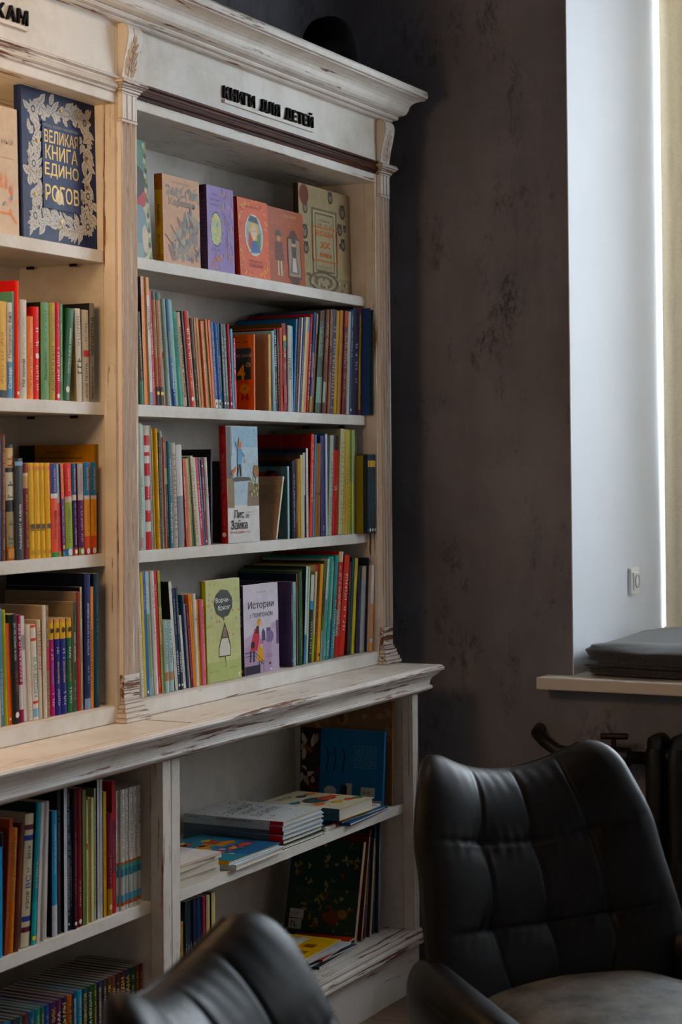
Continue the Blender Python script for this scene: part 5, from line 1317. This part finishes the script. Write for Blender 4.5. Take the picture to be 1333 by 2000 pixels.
def art_orange(A):
    rn = random.Random(6)
    for k in range(60):
        a = k/60*6.283; u = .5+.43*math.copysign(abs(math.cos(a))**.5, math.cos(a)); v = .5+.46*math.copysign(abs(math.sin(a))**.5, math.sin(a))
        A.leaf(u, v, .07, .016, rn.uniform(0, 6.2), rn.choice(('#e8a832', '#f0bc4a', '#c83c1c')))
    A.marks(.25, .8, .90, .03, '#7a2210', 6)
    A.ell(.5, .55, .30, .27, '#e9e2d2'); A.ell(.5, .55, .265, .24, '#9ab0b4')
    A.ell(.5, .60, .15, .14, '#e2b84a'); A.ell(.5, .59, .095, .10, '#eccdb0'); A.poly([(.32, .72), (.68, .70), (.62, .78), (.40, .80)], '#2c4a5c')
    A.poly([(.33, .60), (.44, .50), (.40, .32), (.30, .42)], '#c23c30'); A.poly([(.44, .48), (.60, .48), (.70, .34), (.36, .32)], '#3c6aa0'); A.poly([(.60, .55), (.72, .60), (.70, .36), (.6, .45)], '#5a8a58')
    A.ell(.46, .60, .012, .012, K, 0, 6); A.ell(.54, .60, .012, .012, K, 0, 6)
    A.text('ВОЛШЕБНЫЕ', .52, .22, .44, .028, '#7a2210'); A.text('СКАЗКИ', .52, .165, .46, .045, '#7a2210')
faceout(ZK, 1.907, 578, 732, (557, 324), .017, .052, '#9c2c16', 'orange fairy-tale book with oval portrait and gold ornaments', {'F': '#e0691a', 'art': art_orange})
def art_brown(A):
    rn = random.Random(9)
    A.text('СКАЗКИ', .62, .92, .36, .04, '#e0b27a', .01); A.marks(.55, .92, .84, .03, '#c07a4a', 4); A.marks(.55, .85, .79, .03, '#c07a4a', 5)
    for k in range(34): A.ell(rn.uniform(.06, .46), rn.uniform(.08, .88), .014, .014, rn.choice(('#c8703c', '#d8904c', '#b85a30')), 0, 7)
    for u, cc in ((.28, '#4a2a1c'),):
        A.ell(u, .60, .055, .045, '#c89468'); A.poly([(u-.09, .63), (u+.09, .63), (u+.04, .72), (u-.05, .70)], '#3c3226'); A.poly([(u-.10, .55), (u+.10, .55), (u+.12, .30), (u-.11, .30)], '#6a3a26'); A.rect(u-.06, .10, u-.015, .30, '#d8c8b0'); A.rect(u+.02, .10, u+.065, .30, '#d8c8b0')
    A.ell(.70, .35, .19, .40, '#4a2416'); A.rect(.52, .10, .89, .64, '#4a2416'); A.rect(.54, .12, .87, .62, '#a88a70')
    A.ell(.70, .56, .045, .04, '#d8b08c'); A.ell(.70, .595, .06, .035, '#2c2420'); A.poly([(.63, .52), (.77, .52), (.76, .38), (.64, .38)], '#3a3432'); A.poly([(.64, .38), (.76, .38), (.83, .16), (.56, .16)], '#6a6a70'); A.poly([(.66, .37), (.74, .37), (.77, .18), (.63, .18)], '#d0c4b4')
faceout(ZK, 1.907, 730, 911, (710, 371), .016, .054, '#7a3416', 'rusty brown fairy-tale book with a lady in an arched panel', {'F': '#a8551a', 'art': art_brown})
def art_things(A):
    for k in range(26): A.line([(k/26+.01, .20), (k/26+.01, .99)], .006, '#a8987a')
    A.rect(.24, .16, .74, .80, '#7d725e'); A.rect(.27, .18, .71, .78, '#c3b596'); A.rect(.32, .20, .66, .74, '#b8ab8c'); A.frame(.31, .2, .67, .75, .014, '#6a5f4c')
    A.text('Леонид', .49, .69, .22, .03, '#5a5040'); A.marks(.36, .64, .645, .03, '#5a5040', 3)
    for u, v, s in ((.12, .78, .05), (.62, .93, .05), (.86, .82, .06), (.80, .64, .05), (.86, .50, .05), (.10, .55, .06), (.12, .40, .05), (.9, .66, .03), (.8, .48, .02)):
        A.ell(u, v, s, s*1.2, '#4a4338'); A.ell(u, v, s*.65, s*.8, '#8a7f6a'); A.line([(u-s*.8, v+s*1.2), (u, v+s*.3), (u+s*.8, v+s*1.2)], .012, '#3a342c')
    A.ell(.10, .90, .09, .10, '#7a3a26')
    A.rect(0, 0, 1, .16, '#a89a7c'); A.ell(.45, .10, .30, .10, '#6f6a58'); A.ell(.45, .10, .25, .08, '#b0a488'); A.ell(.45, .10, .19, .06, '#7a7462'); A.ell(.45, .10, .12, .04, '#b0a488')
    A.marks(.36, .62, .245, .022, '#4a4338', 2); A.marks(.34, .64, .215, .022, '#4a4338', 7)
    for k in range(20): A.ell(.03+(k*37 % 97)/100, .03+(k*17 % 13)/100, .02, .02, ('#6a604c', '#8a6a50', '#c8bca0')[k % 3], 0, 6)
def art_things2(A):
    g = '#c87a4a'
    A.frame(.25, .30, .74, .62, .012, g); A.text('ВЕЩИ', .49, .56, .36, .06, g, .02); A.text('XX', .49, .455, .2, .06, g, .03); A.text('века', .5, .36, .24, .04, g, .02)
faceout(ZK, 1.907, 884, 1140, (888, 256), .016, .074, '#3a3228', 'cream book with drawn door and copper stamped title', {'F': '#bfae8c', 'art': art_things, 'art2': art_things2})

def art_fox(A):
    rn = random.Random(3)
    A.rect(0, .30, 1, 1, '#b9cbd6'); A.rect(.2, .82, 1, 1, '#9fc0d2'); A.rect(0, 0, 1, .32, '#e2dfda')
    A.poly([(0, .30), (0, .62), (.2, .62), (.22, .48), (.22, .30)], '#8a7a54'); A.rect(0, .55, .14, 1, '#5a5654'); A.rect(.15, .74, .17, 1, '#6a6866')
    A.poly([(.62, .31), (1, .31), (1, .50), (.66, .52)], '#8a7260'); A.poly([(.0, .46), (.12, .46), (.1, .31), (0, .31)], '#9a7a5a')
    A.poly([(.16, .545), (.20, .52), (.70, .53), (.84, .515), (.70, .56), (.3, .565)], '#4a4440')
    for k in range(90): A.ell(rn.uniform(.22, .98), rn.uniform(.40, .98), .006, .006, '#4a5a64', 0, 5)
    for k in range(50): A.ell(rn.uniform(.72, .99), rn.uniform(.40, .56), .012, .012, rn.choice(('#c8c06a', '#7a8a3c', '#e0dca8')), 0, 6)
    A.ell(.92, .61, .10, .055, '#9a6a30'); A.poly([(.12, .60), (.30, .66), (.28, .62), (.16, .575)], '#c86a34')
    A.poly([(.32, .67), (.46, .67), (.48, .80), (.34, .81)], '#5f9cc0'); A.line([(.36, .80), (.28, .86)], .035, '#5f9cc0')
    A.ell(.41, .835, .05, .035, '#d0682c'); A.poly([(.38, .86), (.40, .92), (.44, .86)], '#d8a04a'); A.line([(.45, .78), (.56, .74)], .03, '#6a8aa0'); A.ell(.58, .70, .025, .02, '#d8b8a0')
    A.line([(.36, .67), (.33, .57)], .035, '#2c2a2a'); A.line([(.42, .67), (.43, .57)], .035, '#2c2a2a')
    A.text('Лис', .34, .245, .32, .07, '#26221f', .01); A.text('и', .60, .225, .06, .04, '#26221f'); A.text('Зайка', .34, .155, .52, .08, '#26221f', .01)
    A.marks(.58, .92, .26, .012, '#b89a92', 1); A.marks(.58, .84, .235, .012, '#b89a92', 2)
    A.text('Четыре времени года', .36, .09, .62, .028, '#b8685a')
faceout(ZC_, 1.247, 972, 1276, (994, 110), .019, .036, '#a8232c', 'white and blue face-out picture book with red spine', {'F': '#e2dfda', 'art': art_fox, 'T': [('Четыре времени года', .42, .76, '#e8c8c0'), ('Сильвия Вандей Хейде', .15, .38, '#d8a8a0'), ('Тэ Тён Кин', .82, .92, '#d8a8a0'), ('o', .06, .09, '#e8d8d0')]})
def art_grump(A):
    rn = random.Random(12)
    for k in range(40): A.ell(rn.uniform(.05, .95), rn.uniform(.40, .97), .017, .014, rn.choice(('#e08a5c', '#8fb8d8', '#c8d060', '#e0c04a', '#d8dc90')), 0, 9)
    A.rect(0, 0, 1, .20, '#b9c488')
    A.poly([(.5+.26*math.cos(q*.3491)*(1+.06*(q % 2)), .765+.135*math.sin(q*.3491)*(1+.06*(q % 2))) for q in range(18)], '#4a504e')
    A.text('Ворче-', .48, .795, .40, .06, '#eef0e4', .008); A.text('брюзг', .52, .72, .36, .06, '#eef0e4', .008)
    A.ell(.5, .615, .02, .016, '#5a5a50')
    A.poly([(.34, .24), (.68, .24), (.70, .32), (.62, .47), (.56, .54), (.53, .58), (.50, .54), (.43, .46), (.34, .32)], '#4a443c'); A.poly([(.355, .25), (.665, .25), (.68, .32), (.61, .42), (.43, .42), (.355, .32)], '#e4e2d4'); A.poly([(.45, .43), (.60, .43), (.56, .53), (.5, .53)], '#8a7a64')
    for k in range(6): A.line([(.37+k*.055, .26), (.38+k*.05, .41)], .003, '#b0aca0')
    A.line([(.52, .24), (.54, .16), (.53, .13)], .016, '#5a4c40'); A.text('Анетта Пент', .20, .11, .28, .025, '#a89a3c'); A.text('Юта Бауэр', .80, .12, .24, .025, '#a89a3c'); A.poly([(.90, .05), (.97, .07), (.93, .02)], '#f0f0e8')
faceout(ZE, .9203, 772, 1100, (762, 277), .010, .020, '#b4b02c', 'pale green face-out book with grey round title patch', {'F': '#cdd09a', 'C': '#cdd09a', 'art': art_grump, 'B': '0-1:b2b42c'})
faceout(ZE, .9203, 752, 1086, (738, 275), .012, .034, '#7d7a24', 'second copy behind the pale green face-out book', {'F': '#cdd09a', 'C': '#a8a83c'})
def art_pom(A):
    A.rect(0, 0, 1, .40, '#b9a0bc'); A.poly([(0, .40), (.25, .46), (.3, .36), (0, .30)], '#c8b0c8'); A.rect(.78, 0, 1, .55, '#c6b4c8'); A.poly([(.3, .4), (1, .5), (1, .36)], '#d2c2d2')
    A.marks(.38, .66, .91, .014, '#6a6470', 2)
    A.text('Истории', .50, .76, .74, .10, '#2c2630', .006); A.text('с ПОМПОНОМ', .50, .655, .66, .05, '#2c2630', .004)
    A.rect(.50, .36, .60, .46, '#5a4a72'); A.poly([(.5, .46), (.6, .46), (.55, .50)], '#5a4a72'); A.rect(.64, .34, .76, .50, '#6a5880'); A.ell(.74, .40, .11, .07, '#8a74a0'); A.rect(.92, .30, 1, .57, '#6a5880')
    A.poly([(.30, .50), (.42, .54), (.44, .40), (.36, .26), (.16, .26), (.2, .36)], '#c84a58'); A.ell(.44, .57, .06, .045, '#e0a040'); A.ell(.47, .555, .035, .03, '#e8b8a0'); A.poly([(.32, .46), (.36, .54), (.43, .52), (.42, .45)], '#4a3434')
    A.ell(.24, .33, .055, .04, '#2c2a30'); A.line([(.18, .26), (.16, .14)], .05, '#3a3448'); A.line([(.27, .26), (.26, .14)], .05, '#3a3448')
    A.poly([(.40, .30), (.52, .31), (.55, .14), (.34, .14)], '#e0a838'); A.ell(.49, .33, .05, .03, '#d86a8a'); A.ell(.49, .31, .04, .03, '#e8c0a0'); A.line([(.41, .14), (.41, .10)], .03, '#3c3a50'); A.line([(.48, .14), (.48, .10)], .03, '#3c3a50')
    A.rect(0, 0, .44, .10, '#2a2836'); A.line([(0, .25), (.28, .25), (.56, .12)], .010, '#2a2836'); A.line([(0, .21), (.28, .21), (.54, .10)], .008, '#2a2836'); A.line([(.54, .12), (.54, .0)], .010, '#2a2836')
    A.ell(.72, .095, .03, .016, '#3a3040'); A.marks(.62, .80, .20, .02, '#6a5a7a', 2); A.marks(.62, .80, .175, .02, '#6a5a7a', 3); A.ell(.75, .03, .03, .012, '#f0ecf0')
faceout(ZF, .9203, 80, 362, (82, 352), .013, .022, '#2c2440', 'white and lilac face-out book showing a walking woman', {'F': '#dcd4de', 'art': art_pom, 'T': [('Истории с помпоном', .55, .86, '#d8d4e4'), ('o', .04, .07, '#c87a4a')]})

def stand(X, Y, zs, lean, t, d, h, col, label, opt, group=None):
    r = make_book(t, d, h, col, opt)
    r.location = (X, Y, zs+.0004+(t*math.sin(lean) if lean > 0 else 0)); r.rotation_euler = (0, lean, 0)
    tag(r, label, 'book', group); return r
def lie(x0, x1, y0, y1, z, t, rz, col, label, opt, group=None, name='book', cat='book'):
    r = make_book(t, x1-x0, y1-y0, col, opt, name)
    R = Matrix(((0, 1, 0, 0), (0, 0, 1, 0), (1, 0, 0, 0), (0, 0, 0, 1)))   # local y -> X, z -> Y, x -> Z
    c = Vector(((x0+x1)/2, (y0+y1)/2, z+.0003))
    r.matrix_world = Matrix.Translation(c) @ Matrix.Rotation(rz, 4, 'Z') @ Matrix.Translation((-(x1-x0)/2, -(y1-y0)/2, 0)) @ R
    tag(r, label, cat, group); return r
Z5 = .5063
def art_buz(A):
    rn = random.Random(2)
    for k, (tt, vv) in enumerate((('БОЛЬШАЯ', .66), ('КНИГА', .52), ('БУЗЯКЕК', .38))): A.text(tt, .52, vv, .62-.1*(k == 1), .10, '#34343a', .004, .08)
    for k in range(60):
        u, v = rn.uniform(.04, .96), rn.uniform(.03, .97)
        if .2 < u < .85 and .3 < v < .74: continue
        A.leaf(u, v, rn.uniform(.02, .06), rn.uniform(.006, .016), rn.uniform(0, 6.2), rn.choice(('#3c3a3c', '#54504c', '#8a3c34', '#7a6a48')))
gC = 'large white-covered books stacked flat in the right cabinet'
zz = Z5
for k in range(6):
    lastC = k == 5
    cc = ['#3a5a4c', '#40484a', '#8fb0c8', '#c2d4e2', '#a9c4dc', '#d6d6d6'][k]
    lie(.522+.002*(k % 2), .738-.002*(k % 3), -.078+.002*(k % 2), .205, zz, .0108, (.012 if k % 2 else -.006), '#c8ccd0' if k > 3 else '#5a6a7a',
        'large flat book, %s in the tall white stack in right cabinet' % ('topmost, white with black lettering' if lastC else ordinal(k+1)+' from the bottom'),
        {'hc': True, 'bulge': 0, 'C': cc, 'F': '#d6d6d2' if lastC else cc, 'B': '0-.13:b02a34', 'T': [('БОЛЬШАЯ КНИГА БУЗЯКЕК', .32, .68, '#4a4a4c'), ('~.4', .85, .96, '#4a4a4c')] if lastC else None, 'art': art_buz if lastC else None}, gC)
    zz += .0112
def art_sea(A):
    rn = random.Random(21)
    A.rect(0, 0, 1, 1, '#3c7f94'); A.rect(.35, 0, 1, .4, '#2f5c86')
    for k in range(26): A.leaf(rn.uniform(.1, .7), rn.uniform(.25, .8), rn.uniform(.1, .25), rn.uniform(.03, .07), rn.uniform(-.6, .6), rn.choice(('#e0a03c', '#d88a34', '#c8583c', '#e8c06a', '#b84a3a')))
    for k in range(18): A.leaf(rn.uniform(.3, .7), rn.uniform(.12, .35), .08, .02, rn.uniform(0, 3), rn.choice(('#d8e0e4', '#2a3f5c', '#d0503c')))
lie(.272, .508, -.090, .125, Z5, .0125, .02, '#d8dade', 'white hardback lying under the blue sea picture book', {'hc': True, 'C': '#dfe2e6', 'F': '#dfe2e6', 'bulge': 0})
lie(.262, .498, -.083, .150, Z5+.013, .0105, -.02, '#d8a838', 'blue picture book with orange creatures lying flat', {'hc': True, 'F': '#3c7f94', 'C': '#9cc4d8', 'art': art_sea, 'bulge': 0})
for k, (cc, tt, lb, nm) in enumerate((('#ddd3b8', .021, 'thick cream paperback at the bottom of the left pile', 'book'), ('#d9cfae', .017, 'cream paperback in the middle of the left pile', 'book'), ('#b8c07a', .010, 'green edged magazine on the left cream pile', 'magazine'), ('#d8685c', .006, 'red edged open magazine on top of the left pile', 'magazine'))):
    lie(.016+.004*k, .226-.012*(k % 2), -.077-.003*k, .11, Z5+(0, .0215, .039, .0495)[k], tt, (.0, -.03, .03, -.05)[k], cc, lb, {'hc': False, 'F': (cc, cc, '#cfd0a8', '#e0d8d4')[k], 'C': cc}, None, nm, nm)
def art_fish(A):
    A.rect(0, 0, 1, 1, '#d9cdb0'); A.text('ЛЮДИ', .35, .86, .4, .10, '#3a4248', .02)
    A.ell(.45, .50, .24, .14, '#3c4a4c'); A.ell(.68, .46, .17, .10, '#cf5a48'); A.poly([(.80, .46), (.92, .56), (.92, .36)], '#cf5a48')
    for u, v, c_ in ((.12, .62, '#3f8a94'), (.2, .34, '#d8703c'), (.46, .24, '#d8a83c'), (.74, .2, '#d8604c'), (.85, .76, '#d88a4a'), (.6, .76, '#3c4a4c'), (.9, .16, '#5a7a4a')): A.ell(u, v, .10, .06, c_); A.poly([(u+.08, v), (u+.15, v+.04), (u+.15, v-.04)], c_)
lie(.853, 1.108, -.084, .16, Z5, .0075, .05, '#2a5f8c', 'thin blue book at the bottom of the right flat pile', {'hc': True, 'bulge': 0})
lie(.842, 1.090, -.080, .16, Z5+.0079, .0075, -.03, '#2f6894', 'second thin blue book in the right flat pile', {'hc': True, 'bulge': 0})
lie(.848, 1.070, -.076, .15, Z5+.0158, .006, .02, '#d8704a', 'thin white magazine with orange spine in the right pile', {'hc': False, 'F': '#ddd6cc', 'C': '#ddd6cc'}, None, 'magazine', 'magazine')
lie(.800, .992, -.092, .14, Z5+.0222, .031, -.02, '#3a5a6a', 'thick cream book with painted fish on top of right pile', {'hc': True, 'F': '#d9cdb0', 'C': '#d8a83c', 'art': art_fish})
mk = empty('marker_pen', (.775, -.066, Z5+.0062)); tag(mk, 'white marker pen with red cap beside the flat piles', 'pen')
MB().tube([(-.012, 0, 0), (.045, .003, 0)], .006, 10).build('barrel', M['white_plastic'], mk, smooth=True, auto=50)
MB().tube([(.045, .003, 0), (.068, .004, 0), (.070, .004, 0)], [.0062, .0062, .004], 10).build('pen_cap', plain('red_plastic', '#b02430', .35), mk, smooth=True, auto=50)
def back_blue(A):
    for k in range(11): A.marks(.52, .90, .78-k*.028, .016, '#8aa8b8', k)
    A.rect(.66, .10, .88, .24, '#c8c0b4'); A.marks(.69, .85, .17, .05, '#3a3430', 4); A.rect(.3, 0, 1, .075, '#c0b8ac'); A.line([(.3, .05), (1, .05)], .008, '#8a2c30')
    A.ell(.18, .16, .10, .07, '#c8c4bc'); A.rect(.12, .02, .24, .12, '#a8a49c'); A.rect(.42, .02, .52, .28, '#b8b4ac'); A.rect(.34, .02, .44, .25, '#1a2430')
    for u in (.1, .22, .36): A.line([(u, .42), (u+.03, .60), (u, .74)], .02, '#12304a')
stand(1.128, -.052, Z5, .10, .0105, .195, .203, '#2a6ea0', 'blue book leaning at the back, its back cover printed', {'C': '#1f6a98', 'bart': back_blue, 'bulge': 0, 'hc': True})
def back_map(A):
    rn = random.Random(31)
    for k in range(40): A.leaf(rn.uniform(.02, .95), rn.uniform(.55, .98), rn.uniform(.05, .2), .03, rn.uniform(0, 6.2), rn.choice(('#7a5f48', '#8a6c50', '#5c4636', '#96785a')))
    A.rect(.0, .02, .42, .70, '#3a2a26')
    for k in range(40): A.leaf(rn.uniform(.02, .38), rn.uniform(.05, .62), rn.uniform(.05, .15), .025, rn.uniform(0, 6.2), rn.choice(('#8a5a3c', '#b09880', '#5a3430', '#c8b8a8', '#26282c')))
stand(1.160, -.066, Z5, .035, .0125, .285, .283, '#8a5c3c', 'large brown map-like book leaning behind the blue one', {'C': '#7d6048', 'bart': back_map, 'hc': True, 'bulge': 0})
# lower shelf of the right cabinet
Z6 = .1655
def art_meadow(A):
    rn = random.Random(17)
    A.rect(0, 0, 1, .5, '#2c4030')
    for k in range(70): 
        u, v = rn.uniform(.04, .94), rn.uniform(.04, .96); c_ = rn.choice(('#8a6a30', '#967a3c', '#7a4524', '#8a8450', '#3c5230', '#566240', '#84847c'))
        for q in range(rn.choice((1, 3, 5))): A.leaf(u, v, rn.uniform(.03, .07), .014, rn.uniform(0, 6.2), c_)
    A.ell(.66, .22, .10, .08, '#7a3c24'); A.ell(.66, .22, .06, .05, '#6a4024'); A.ell(.80, .26, .07, .05, '#8a6a38')
    A.rect(.06, .18, .26, .27, '#b8b0a8'); A.rect(.06, .07, .24, .17, '#b0aca4'); A.marks(.09, .22, .12, .06, '#3a3a3c', 2); A.marks(.10, .22, .225, .03, '#5a5a5c', 3)
stand(1.000, -.028, Z6, .245, .014, .215, .262, '#c8b898', 'dark green meadow book with price stickers, leaning right', {'C': '#1f3a34', 'bart': art_meadow, 'hc': True, 'bulge': 0})
xk, lk, tk = 1.000, .245, .014
for k, (x, l, t, h, c_, cv, lb) in enumerate((
    (1.049, .205, .006, .272, '#c0aa84', '#6a2428', 'thin cream spine with red cover behind the meadow book'),
    (1.060, .170, .012, .275, '#2c3a48', '#5a2430', 'dark slate leaning spine on the lower right shelf'),
    (1.080, .150, .009, .285, '#8a4a34', '#2a4448', 'brown leaning spine on the lower right shelf'),
    (1.096, .135, .007, .260, '#b09a80', '#3a3c48', 'beige leaning spine on the lower right shelf'),
    (1.110, .120, .009, .250, '#c8b8a4', '#6a4a40', 'pale pink leaning spine on the lower right shelf'),
    (1.128, .085, .013, .288, '#24505a', '#3a2c28', 'dark teal leaning spine on the lower right shelf'),
    (1.152, .062, .011, .300, '#6a7a94', '#4a4038', 'grey blue tall spine against the right side panel'))):
    xk = xk+.288*(math.tan(lk)-math.tan(l))+tk/math.cos(lk)+.0006; lk, tk = l, t
    stand(xk, -.035+.004*(k % 3), Z6, l, t, .20+.01*(k % 3), h, c_, lb, {'C': cv, 'hc': t > .01, 'bulge': 0, 'T': [('~.4', .3, .8, '#c8c0b4')]})
for k, (x0, x1, y0, y1, t, rz, c_, f_, lb) in enumerate((
    (.73, .975, -.055, .11, .006, .06, '#2a3440', '#3a4450', 'dark magazine at the bottom of the floor-level pile'),
    (.72, .955, -.050, .12, .005, -.05, '#c8582c', '#2f4a6c', 'orange spined magazine in the floor-level pile'),
    (.75, .990, -.045, .12, .005, .12, '#9a3024', '#b8402c', 'red magazine sticking out of the floor-level pile'),
    (.71, .930, -.052, .11, .005, -.04, '#d8d8d4', '#c8ccd0', 'white magazine in the floor-level pile'),
    (.70, .915, -.035, .12, .005, .03, '#d0ccc4', '#e0c060', 'yellow and white magazine on top of the floor-level pile'))):
    def art_mag(A):
        A.rect(0, .45, .9, 1, '#d9d4c4'); A.rect(.05, .05, .95, .5, '#e0b040'); A.rect(.5, .2, .65, .4, '#7a4a28'); A.rect(.2, .15, .35, .35, '#8a5a30'); A.marks(.3, .8, .8, .06, '#5a5a40', 3)
    lie(x0, x1, y0, y1, Z6+.0065*k, t, rz, c_, lb, {'hc': False, 'F': f_, 'C': f_, 'art': art_mag if k == 4 else None}, 'magazines in the floor-level pile', 'magazine', 'magazine')
# the small print on the cap
A = Art((.052, -.0865, .045), (.93, .36, 0), (0, .0, 1), (.36, -.93, 0), .026, .011); A.marks(.02, 1, .5, .9, '#9a9a98', 5)
A.m.build('print', M['print'], cp, colour=True, fix=False)
# ------------------------------------------------------------------ armchairs
def spow(x, e): return math.copysign(abs(x)**e, x)
US = (-.5, 0.0, .5); VS = (.36, .68)
def armchair(label):
    r = empty('armchair'); tag(r, label, 'armchair', 'black leather swivel armchairs')
    def mid(u, v):
        b = (2*v-1-.70)/.30; a = (abs(u)-.74)/.26
        if a > 0 and b > 0:          # round the upper corners
            a2, b2 = a*math.sqrt(1-b*b/2), b*math.sqrt(1-a*a/2)
            u = math.copysign(.74+.26*a2, u); v = (1+.70+.30*b2)/2
        hw = interp([(0, .235), (.28, .292), (.62, .276), (1, .226)], v)
        a = abs(u)
        z = .40+v*(.438+.075*a**2.0)
        y = .205+.10*v+.06*v*v-(.085-.03*v)*a**2.4
        return Vector((u*hw*(1-.02*a), y, z))
    def nrm(u, v):
        e = .004
        n = (mid(min(1, u+e), v)-mid(max(-1, u-e), v)).cross(mid(u, min(1, v+e))-mid(u, max(0, v-e)))
        return n.normalized()          # points to the front (-y)
    def g(u, v):
        return max(0, 1-abs(u)**4)**.5*max(0, 1-abs(2*v-1)**5)**.5
    def front(u, v):
        n = nrm(u, v)
        if n.y > 0: n = -n
        hw = .25; T = .066*g(u, v)
        gr = 0; du = min(abs(u-q) for q in US)*hw; dv = min(abs(v-q) for q in VS)*.5
        gr += .0048*math.exp(-(du/.004)**2)+.0024*math.exp(-(du/.035)**2)
        gr += .0048*math.exp(-(dv/.004)**2)+.0045*math.exp(-(dv/.04)**2)
        gr += .007*math.exp(-((du**2+dv**2)/.028**2))
        gr *= g(u, v)
        w = .0008*math.sin(60*u+9*math.sin(7*v))*math.exp(-(dv/.03)**2)+.0007*math.sin(46*u+20*v)*smooth01(.8, 1, v)
        return mid(u, v)+n*(T-gr+w*g(u, v))
    def back(u, v):
        n = nrm(u, v)
        if n.y > 0: n = -n
        return mid(u, v)-n*(.034*g(u, v))
    m = MB(); N = 110; Mv = 100
    cl = lambda s: -1+2*(.5-.5*math.cos(math.pi*s))*.35+2*s*.65-0  # denser at the borders
    fu = lambda s: max(-1, min(1, (.35*(-math.cos(math.pi*s))+.65*(2*s-1))))
    fv = lambda s: max(0, min(1, .35*(.5-.5*math.cos(math.pi*s))+.65*s))
    m.grid(lambda s, t: front(fu(s), fv(t)), N, Mv)
    m.grid(lambda s, t: back(fu(1-s), fv(t)), 60, 50)
    bk = m.build('backrest', M['leather'], r, smooth=True, fix=False)
    # bridge the two skins along the border
    edge = [mid(fu(s/60), 1.0)+Vector((0, .002, -.001)) for s in range(9, 52)]
    MB().tube(edge, .0035, 6).build('piping', M['leather'], bk, smooth=True)
    # seat
    def seat(u, v):
        a = 2*math.pi*u; t = -math.pi/2+math.pi*v
        ct = abs(math.cos(t))**.42
        x = .245*ct*spow(math.cos(a), .5); y = -.035+.285*ct*spow(math.sin(a), .5)
        s = spow(math.sin(t), .75)
        z = .415+.062*s+(.018*(1-(x/.25)**2)*(1-((y+.035)/.29)**2) if s > 0 else 0)
        z += (.0015*math.sin(31*x+11*y)+.001*math.sin(50*y))*max(0, s)
        return (x, y, z)
    MB().grid(seat, 72, 30, close_u=True).build('seat_cushion', M['leather_seat'], r, smooth=True)
    def tub(u, v):
        a = 2*math.pi*u; t = -math.pi/2+math.pi*v; ct = abs(math.cos(t))**.4
        return (.262*ct*spow(math.cos(a), .55), .005+.27*ct*spow(math.sin(a), .55), .325+.060*spow(math.sin(t), .8))
    MB().grid(tub, 60, 16, close_u=True).build('seat_shell', M['leather'], r, smooth=True)
    for s in (-1, 1):
        path = [(.235, .25, .530), (.268, .19, .545), (.290, .10, .545), (.300, -.01, .533), (.296, -.12, .510), (.280, -.22, .480), (.255, -.285, .440), (.225, -.315, .395)]
        P = [Vector((s*x, y, z)) for x, y, z in path]
        def at(t):
            f = t*(len(P)-1); i = min(int(f), len(P)-2); k = f-i
            p0, p1, p2, p3 = P[max(i-1, 0)], P[i], P[i+1], P[min(i+2, len(P)-1)]
            return .5*((2*p1)+(p2-p0)*k+(2*p0-5*p1+4*p2-p3)*k*k+(3*p1-p0-3*p2+p3)*k**3)
        def arm(u, v):
            p = at(v); d = (at(min(1, v+.01))-at(max(0, v-.01))); d.z = 0; d.normalize(); sd = Vector((d.y, -d.x, 0))
            a = 2*math.pi*u; en = max(.02, (1-abs(2*v-1)**10))**.5
            bot = .315; hz = (p.z-bot)/2
            ca, sa = math.cos(a), math.sin(a)
            zz = spow(sa, .7)
            wdt = (.040+.008*smooth01(-.2, .9, zz)-.014*smooth01(.2, -1, zz))*en
            return Vector((p.x, p.y, bot+hz))+sd*(wdt*spow(ca, .8))+Vector((0, 0, hz*zz*(.6+.4*en)))
        ao = MB().grid(arm, 36, 60, close_u=True).build('armrest', M['leather'], r, smooth=True)
        MB().tube([at(q/30)+Vector((s*.040 if q > 2 else s*.03, 0, -.045)) for q in range(2, 29)], .003, 6).build('seam', M['leather'], ao, smooth=True)
    MB().tube([(0, 0, .05), (0, 0, .285)], .03, 16).build('swivel_column', M['dark_steel'], r, smooth=True, auto=50)
    for k in range(4):
        a = math.pi/4+k*math.pi/2; c, s = math.cos(a), math.sin(a)
        MB().tube([(0, 0, .055), (.15*c, .15*s, .042), (.30*c, .30*s, .016)], [.022, .018, .013], 8).build('base_leg', M['dark_steel'], r, smooth=True, auto=50)
    return r
RH, FH = Vector((math.sin(YAW), -math.cos(YAW), 0)), Vector((math.cos(YAW), math.sin(YAW), 0))
def place(ch, r_, f_, fr, ff):
    p = CAM+RH*r_+FH*f_; front = (RH*fr+FH*ff).normalized()
    ch.location = (p.x, p.y, 0); ch.rotation_euler = (0, 0, math.atan2(front.x, -front.y))
c1 = armchair('tufted black leather armchair in front of the radiator')
place(c1, .478, 3.33, .47, -.88)
c2 = armchair('blurred black leather armchair in the near foreground by the cabinet')
place(c2, .125, 2.02, .95, -.30)
